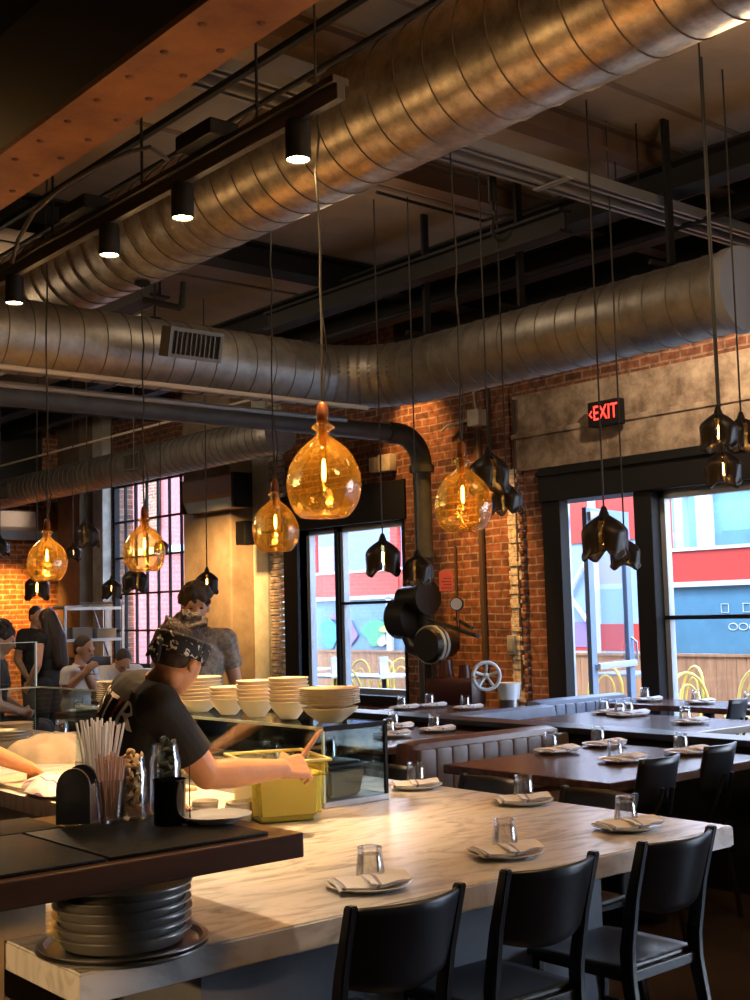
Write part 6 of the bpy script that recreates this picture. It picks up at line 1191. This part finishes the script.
# the cook
J = dict(pel=V((2.01, 3.80, 0.93)), neck=ad(152, 687, 4.14), head=ad(178, 657, 4.06), shr=V((2.01, 3.51, 1.235)), elr=ad(207, 775, 4.0), wrr=ad(281, 769, 4.2), shl=V((2.12, 3.90, 1.27)), ell=V((2.27, 4.08, 1.02)), wrl=V((2.45, 4.22, 0.83)),
     hir=V((2.03, 3.70, 0.88)), knr=V((2.09, 3.68, 0.5)), anr=V((2.02, 3.65, 0.09)), hil=V((2.01, 3.90, 0.88)), knl=V((2.09, 3.93, 0.5)), anl=V((2.0, 3.97, 0.09)))
hd = (J['wrr']-J['elr']).normalized()
cook, F = person('man in a black t-shirt and patterned bandana reaching over the tub', J, V((0.80, 0.36, -0.45)), (SHIRTB, TROUS), SKIN, HAIRB, voxel=0.0052, arm=1.16, sleeve=0.72, hair='spiky', headup=(0.34, -0.05, 0.94),
    hands=dict(r=(hd+V((0.05, 0.1, 0.02)), V((-0.1, 0.78, -0.6)), V((0.1, 0.4, 0.85)), 0.72, 1.18, 0.14), l=(V((0.7, 0.6, -0.35)), V((0, 0, -1)), V((0.5, -0.7, 0)), 0.15)))
hs, hf, hu, hc = F['hs'], F['hf'], F['hu'], F['head']
b = MB(); bu = (hu+hf*0.16).normalized(); n = 40
def band(i, j):
    a = 2*PI*i; z = (j-0.5)*0.066; r = 1.0+0.015*math.sin(7*a+j*5)
    return hc+bu*(0.034+z)-hf*0.008+hs*(0.086*r*math.cos(a))+hf*(0.1065*r*math.sin(a))
b.grid(band, n, 6); o = b.build('bandana', BANDANA, cook, world=True, ang=80); m_ = o.modifiers.new('t', 'SOLIDIFY'); m_.thickness = 0.006; m_.offset = 0
b = MB(); kn = hc-hf*0.118+bu*0.02; b.ell(kn, (0.02, 0.016, 0.018)); b.capsule(kn, kn-hu*0.06+hf*0.0+hs*0.015, 0.015, 0.009); b.capsule(kn, kn-hu*0.05-hf*0.012-hs*0.02, 0.014, 0.008); remeshed(b, 'bandana_knot', BANDANA, cook, 0.005, 2)
# apron strap and skirt
b = MB(); s, f, u = F['s'], F['f'], F['u']; b.ell(J['pel']+u*0.02, (0.19, 0.142, 0.12), rotm(s, f, u)); remeshed(b, 'apron', APRON, cook, 0.008, 3)
# white letters across the back of the shirt, laid onto the cloth
sh = [k for k in COL.objects if k.parent == cook and k.name.startswith('shirt')][0]
bpy.context.view_layer.update(); tree = BVHTree.FromPolygons([cook.matrix_world @ v.co for v in sh.data.vertices], [p.vertices[:] for p in sh.data.polygons])
back = J['pel'].lerp(J['neck'], 0.77)-f*0.25
xo = -0.085
for chx, m in (('E', WHITEM), ('S', WHITEM), ('T', WHITEM), ('I', REDL), ('R', WHITEM)):
    o = text_mesh(chx, 0.125, 0.0, 'shirt_letter', m)
    bmx = bmesh.new(); bmx.from_mesh(o.data); bmesh.ops.subdivide_edges(bmx, edges=bmx.edges[:], cuts=2); bmesh.ops.triangulate(bmx, faces=bmx.faces[:])
    wch = max(v.co.x for v in bmx.verts)-min(v.co.x for v in bmx.verts); xo += wch/2*0.8+0.006
    for v in bmx.verts:
        w = back+s*(v.co.x*0.8+xo)+u*v.co.y; hit = tree.ray_cast(w, f)
        v.co = (hit[0]-f*0.003) if hit[0] is not None else (w+f*0.12)
    xo += wch/2*0.8+0.006
    bmx.to_mesh(o.data); bmx.free(); o.data.transform(Matrix.Translation(-cook.location)); o.parent = cook
    q_ = o.modifiers.new('t', 'SOLIDIFY'); q_.thickness = 0.002
# wooden stick in the cook's hand
p0, p1 = ad(297, 764, 4.32), ad(320, 731, 4.42); t = thing('wooden_spoon', p0, 'wooden stick held upright in the cook\'s hand over the tub', 'utensil'); b = MB(); b.cone((0, 0, 0), p1-p0, 0.011, 0.009, n=12); b.ell(p1-p0, (0.010, 0.010, 0.006)); b.build('handle', mat('stick_wood', (0.32, 0.14, 0.05), 0.6), t)
# arm reaching in at the left edge: the person stands just outside the picture
J = dict(pel=V((1.92, 5.78, 0.95)), neck=V((1.98, 5.72, 1.44)), head=V((2.08, 5.66, 1.60)), shr=V((2.02, 5.52, 1.40)), shl=V((1.98, 5.92, 1.40)), elr=ad(-22, 748, 5.55), wrr=ad(30, 768, 5.72), ell=V((2.12, 6.05, 1.12)), wrl=V((2.32, 5.95, 0.98)),
     hir=V((1.95, 5.68, 0.90)), knr=V((1.98, 5.68, 0.5)), anr=V((1.93, 5.66, 0.09)), hil=V((1.95, 5.88, 0.9)), knl=V((1.98, 5.9, 0.5)), anl=V((1.93, 5.92, 0.09)))
person('cook in black whose bare forearm reaches in from the left edge', J, V((0.9, -0.1, -0.4)), (SHIRTB, TROUS), SKIN, HAIR, voxel=0.0065, sleeve=0.7, hands=dict(r=(J['wrr']-J['elr']+V((0.02, -0.02, -0.12)), V((0.2, -0.3, -1)), V((0.3, 0.9, 0)), 0.5), l=(V((0.8, -0.2, -0.3)), V((0, 0, -1)), V((0.3, -0.9, 0)), 0.4)))
def stander(x, y, fa, h, **kw):
    k = h/1.75; fx, fy = math.cos(fa), math.sin(fa); sx, sy = fy, -fx   # right
    def P(r, fw, z): return V((x+sx*r*k+fx*fw*k, y+sy*r*k+fy*fw*k, z*k))
    return dict(pel=P(0, 0, 0.95), neck=P(0, 0.0, 1.47), head=P(0, 0.03, 1.635), shr=P(0.185, 0, 1.42), shl=P(-0.185, 0, 1.42), elr=P(0.25, -0.03, 1.13), ell=P(-0.25, -0.03, 1.13), wrr=P(0.22, 0.12, 0.92), wrl=P(-0.22, 0.12, 0.92), hir=P(0.09, 0, 0.92), hil=P(-0.09, 0, 0.92), knr=P(0.1, 0.03, 0.5), knl=P(-0.1, 0.03, 0.5), anr=P(0.1, 0, 0.09), anl=P(-0.1, 0, 0.09))
def fwd(fa): return V((math.cos(fa), math.sin(fa), -0.05))
# curly-haired man behind the cook
c = ad(196, 614, 7.6); fa = R(-120)
person('man with curly dark hair and beard in a patterned shirt standing behind the cook', stander(c.x, c.y, fa, 1.70), fwd(fa), (SHIRTG, TROUS), SKIN2, HAIR, voxel=0.010, hair='curly', beard=True)
c = ad(35, 617, 14.5); fa = R(-75)
person('short-haired man in black standing before the orange brick wall', stander(c.x, c.y, fa, 1.69), fwd(fa), (SHIRTB, TROUS), SKIN2, HAIR, voxel=0.012)
c = ad(49, 622, 13.5); fa = R(120)
person('woman with very long dark hair seen from behind by the orange brick', stander(c.x, c.y, fa, 1.64), fwd(fa), (SHIRTB, TROUS), SKIN, HAIR, voxel=0.012, hair='long', sleeve=0.2, slim=0.88)
def sitter(x, y, fa, zs, lean=0.06, hz=0.0):
    fx, fy = math.cos(fa), math.sin(fa); sx, sy = fy, -fx
    def P(r, fw, z): return V((x+sx*r+fx*fw, y+sy*r+fy*fw, z))
    return dict(pel=P(0, 0, zs+0.1), neck=P(0, lean, zs+0.60), head=P(0, lean+0.05, zs+0.77), shr=P(0.19, lean, zs+0.55), shl=P(-0.19, lean, zs+0.55), elr=P(0.24, lean+0.14, zs+0.32), ell=P(-0.24, lean+0.14, zs+0.32), wrr=P(0.06, lean+0.30, zs+0.42), wrl=P(-0.06, lean+0.30, zs+0.42), hir=P(0.09, 0.02, zs+0.08), hil=P(-0.09, 0.02, zs+0.08), knr=P(0.12, 0.42, zs+0.06), knl=P(-0.12, 0.42, zs+0.06), anr=P(0.12, 0.42, 0.09), anl=P(-0.12, 0.42, 0.09))
c = ad(74, 649, 11.6); fa = R(-60); J = sitter(c.x, c.y, fa, 0.46)
dz_ = c.z-J['head'].z
for k_ in list(J):
    if k_[:2] not in ('an', 'kn', 'hi', 'pe'): J[k_] = J[k_]+V((0, 0, dz_*0.9))
J['wrr'] = ad(84, 673, 11.3); J['wrl'] = ad(87, 675, 11.45); J['elr'] = ad(66, 690, 11.35); J['ell'] = ad(94, 688, 11.55); fx = fwd(fa)
person('man in a white shirt sitting and looking at a phone', J, V((math.cos(fa), math.sin(fa), -0.45)), (SHIRTW, TROUS), SKIN2, HAIR, voxel=0.010, sleeve=0.75)
q = (J['wrr']+J['wrl'])/2+V((fx.x, fx.y, 0))*0.09+V((0, 0, 0.06)); t = thing('mobile_phone', q, 'dark phone held up by the seated man in white', 'phone', rz=fa-PI/2); b = MB(); b.box((-0.036, -0.005, -0.072), (0.036, 0.005, 0.072), 0.004, M=Matrix.Rotation(R(25), 4, 'X')); b.build('phone_body', BLACKG, t)
c = ad(114, 662, 12.6); fa = R(-100); J = sitter(c.x, c.y, fa, 0.44, lean=0.16)
J['head'] = J['neck']+V((math.cos(fa)*0.14, math.sin(fa)*0.14, 0.06))
person('person in a pale top bent forward at a table, dark hair only', J, V((math.cos(fa)*0.6, math.sin(fa)*0.6, -0.8)), (SHIRTW, TROUS), SKIN2, HAIR, voxel=0.012, headup=(math.cos(fa)*0.7, math.sin(fa)*0.7, 0.7), sleeve=0.8)
c = ad(-12, 643, 9.6); fa = R(-30); J = sitter(c.x, c.y, fa, 0.62)
for k_ in ('elr', 'ell'): J[k_] = J[k_]+V((0, 0, -0.05))-fwd(fa)*0.1
for k_ in ('wrr', 'wrl'): J[k_] = J[k_]+V((0, 0, -0.22))-fwd(fa)*0.1
person('dark-haired person in dark clothes cut by the left edge behind glass', J, fwd(fa), (SHIRTB, TROUS), SKIN2, HAIR, voxel=0.012, hair='curly')
# stools for the seated people
for (cx, cy, h, lab) in [(ad(74, 649, 11.6).x, ad(74, 649, 11.6).y, 0.44, 'dark stool under the man with the phone'), (ad(114, 662, 12.6).x, ad(114, 662, 12.6).y, 0.42, 'dark stool under the bent-forward person'), (ad(-12, 643, 9.6).x, ad(-12, 643, 9.6).y, 0.60, 'dark stool at the left edge behind the glass screen')]:
    t = thing('stool', (cx, cy, 0), lab, 'stool'); b = MB(); b.lathe([(0, h-0.035), (0.17, h-0.035), (0.18, h-0.02), (0.17, h), (0, h)], n=24); b.build('seat', TABLEW, t)
    for a in (0.8, 2.37, 3.94, 5.51): b = MB(); b.cone((0.11*math.cos(a), 0.11*math.sin(a), h-0.035), (0.18*math.cos(a), 0.18*math.sin(a), 0), 0.014, n=8); b.build('leg', BLACK, t)
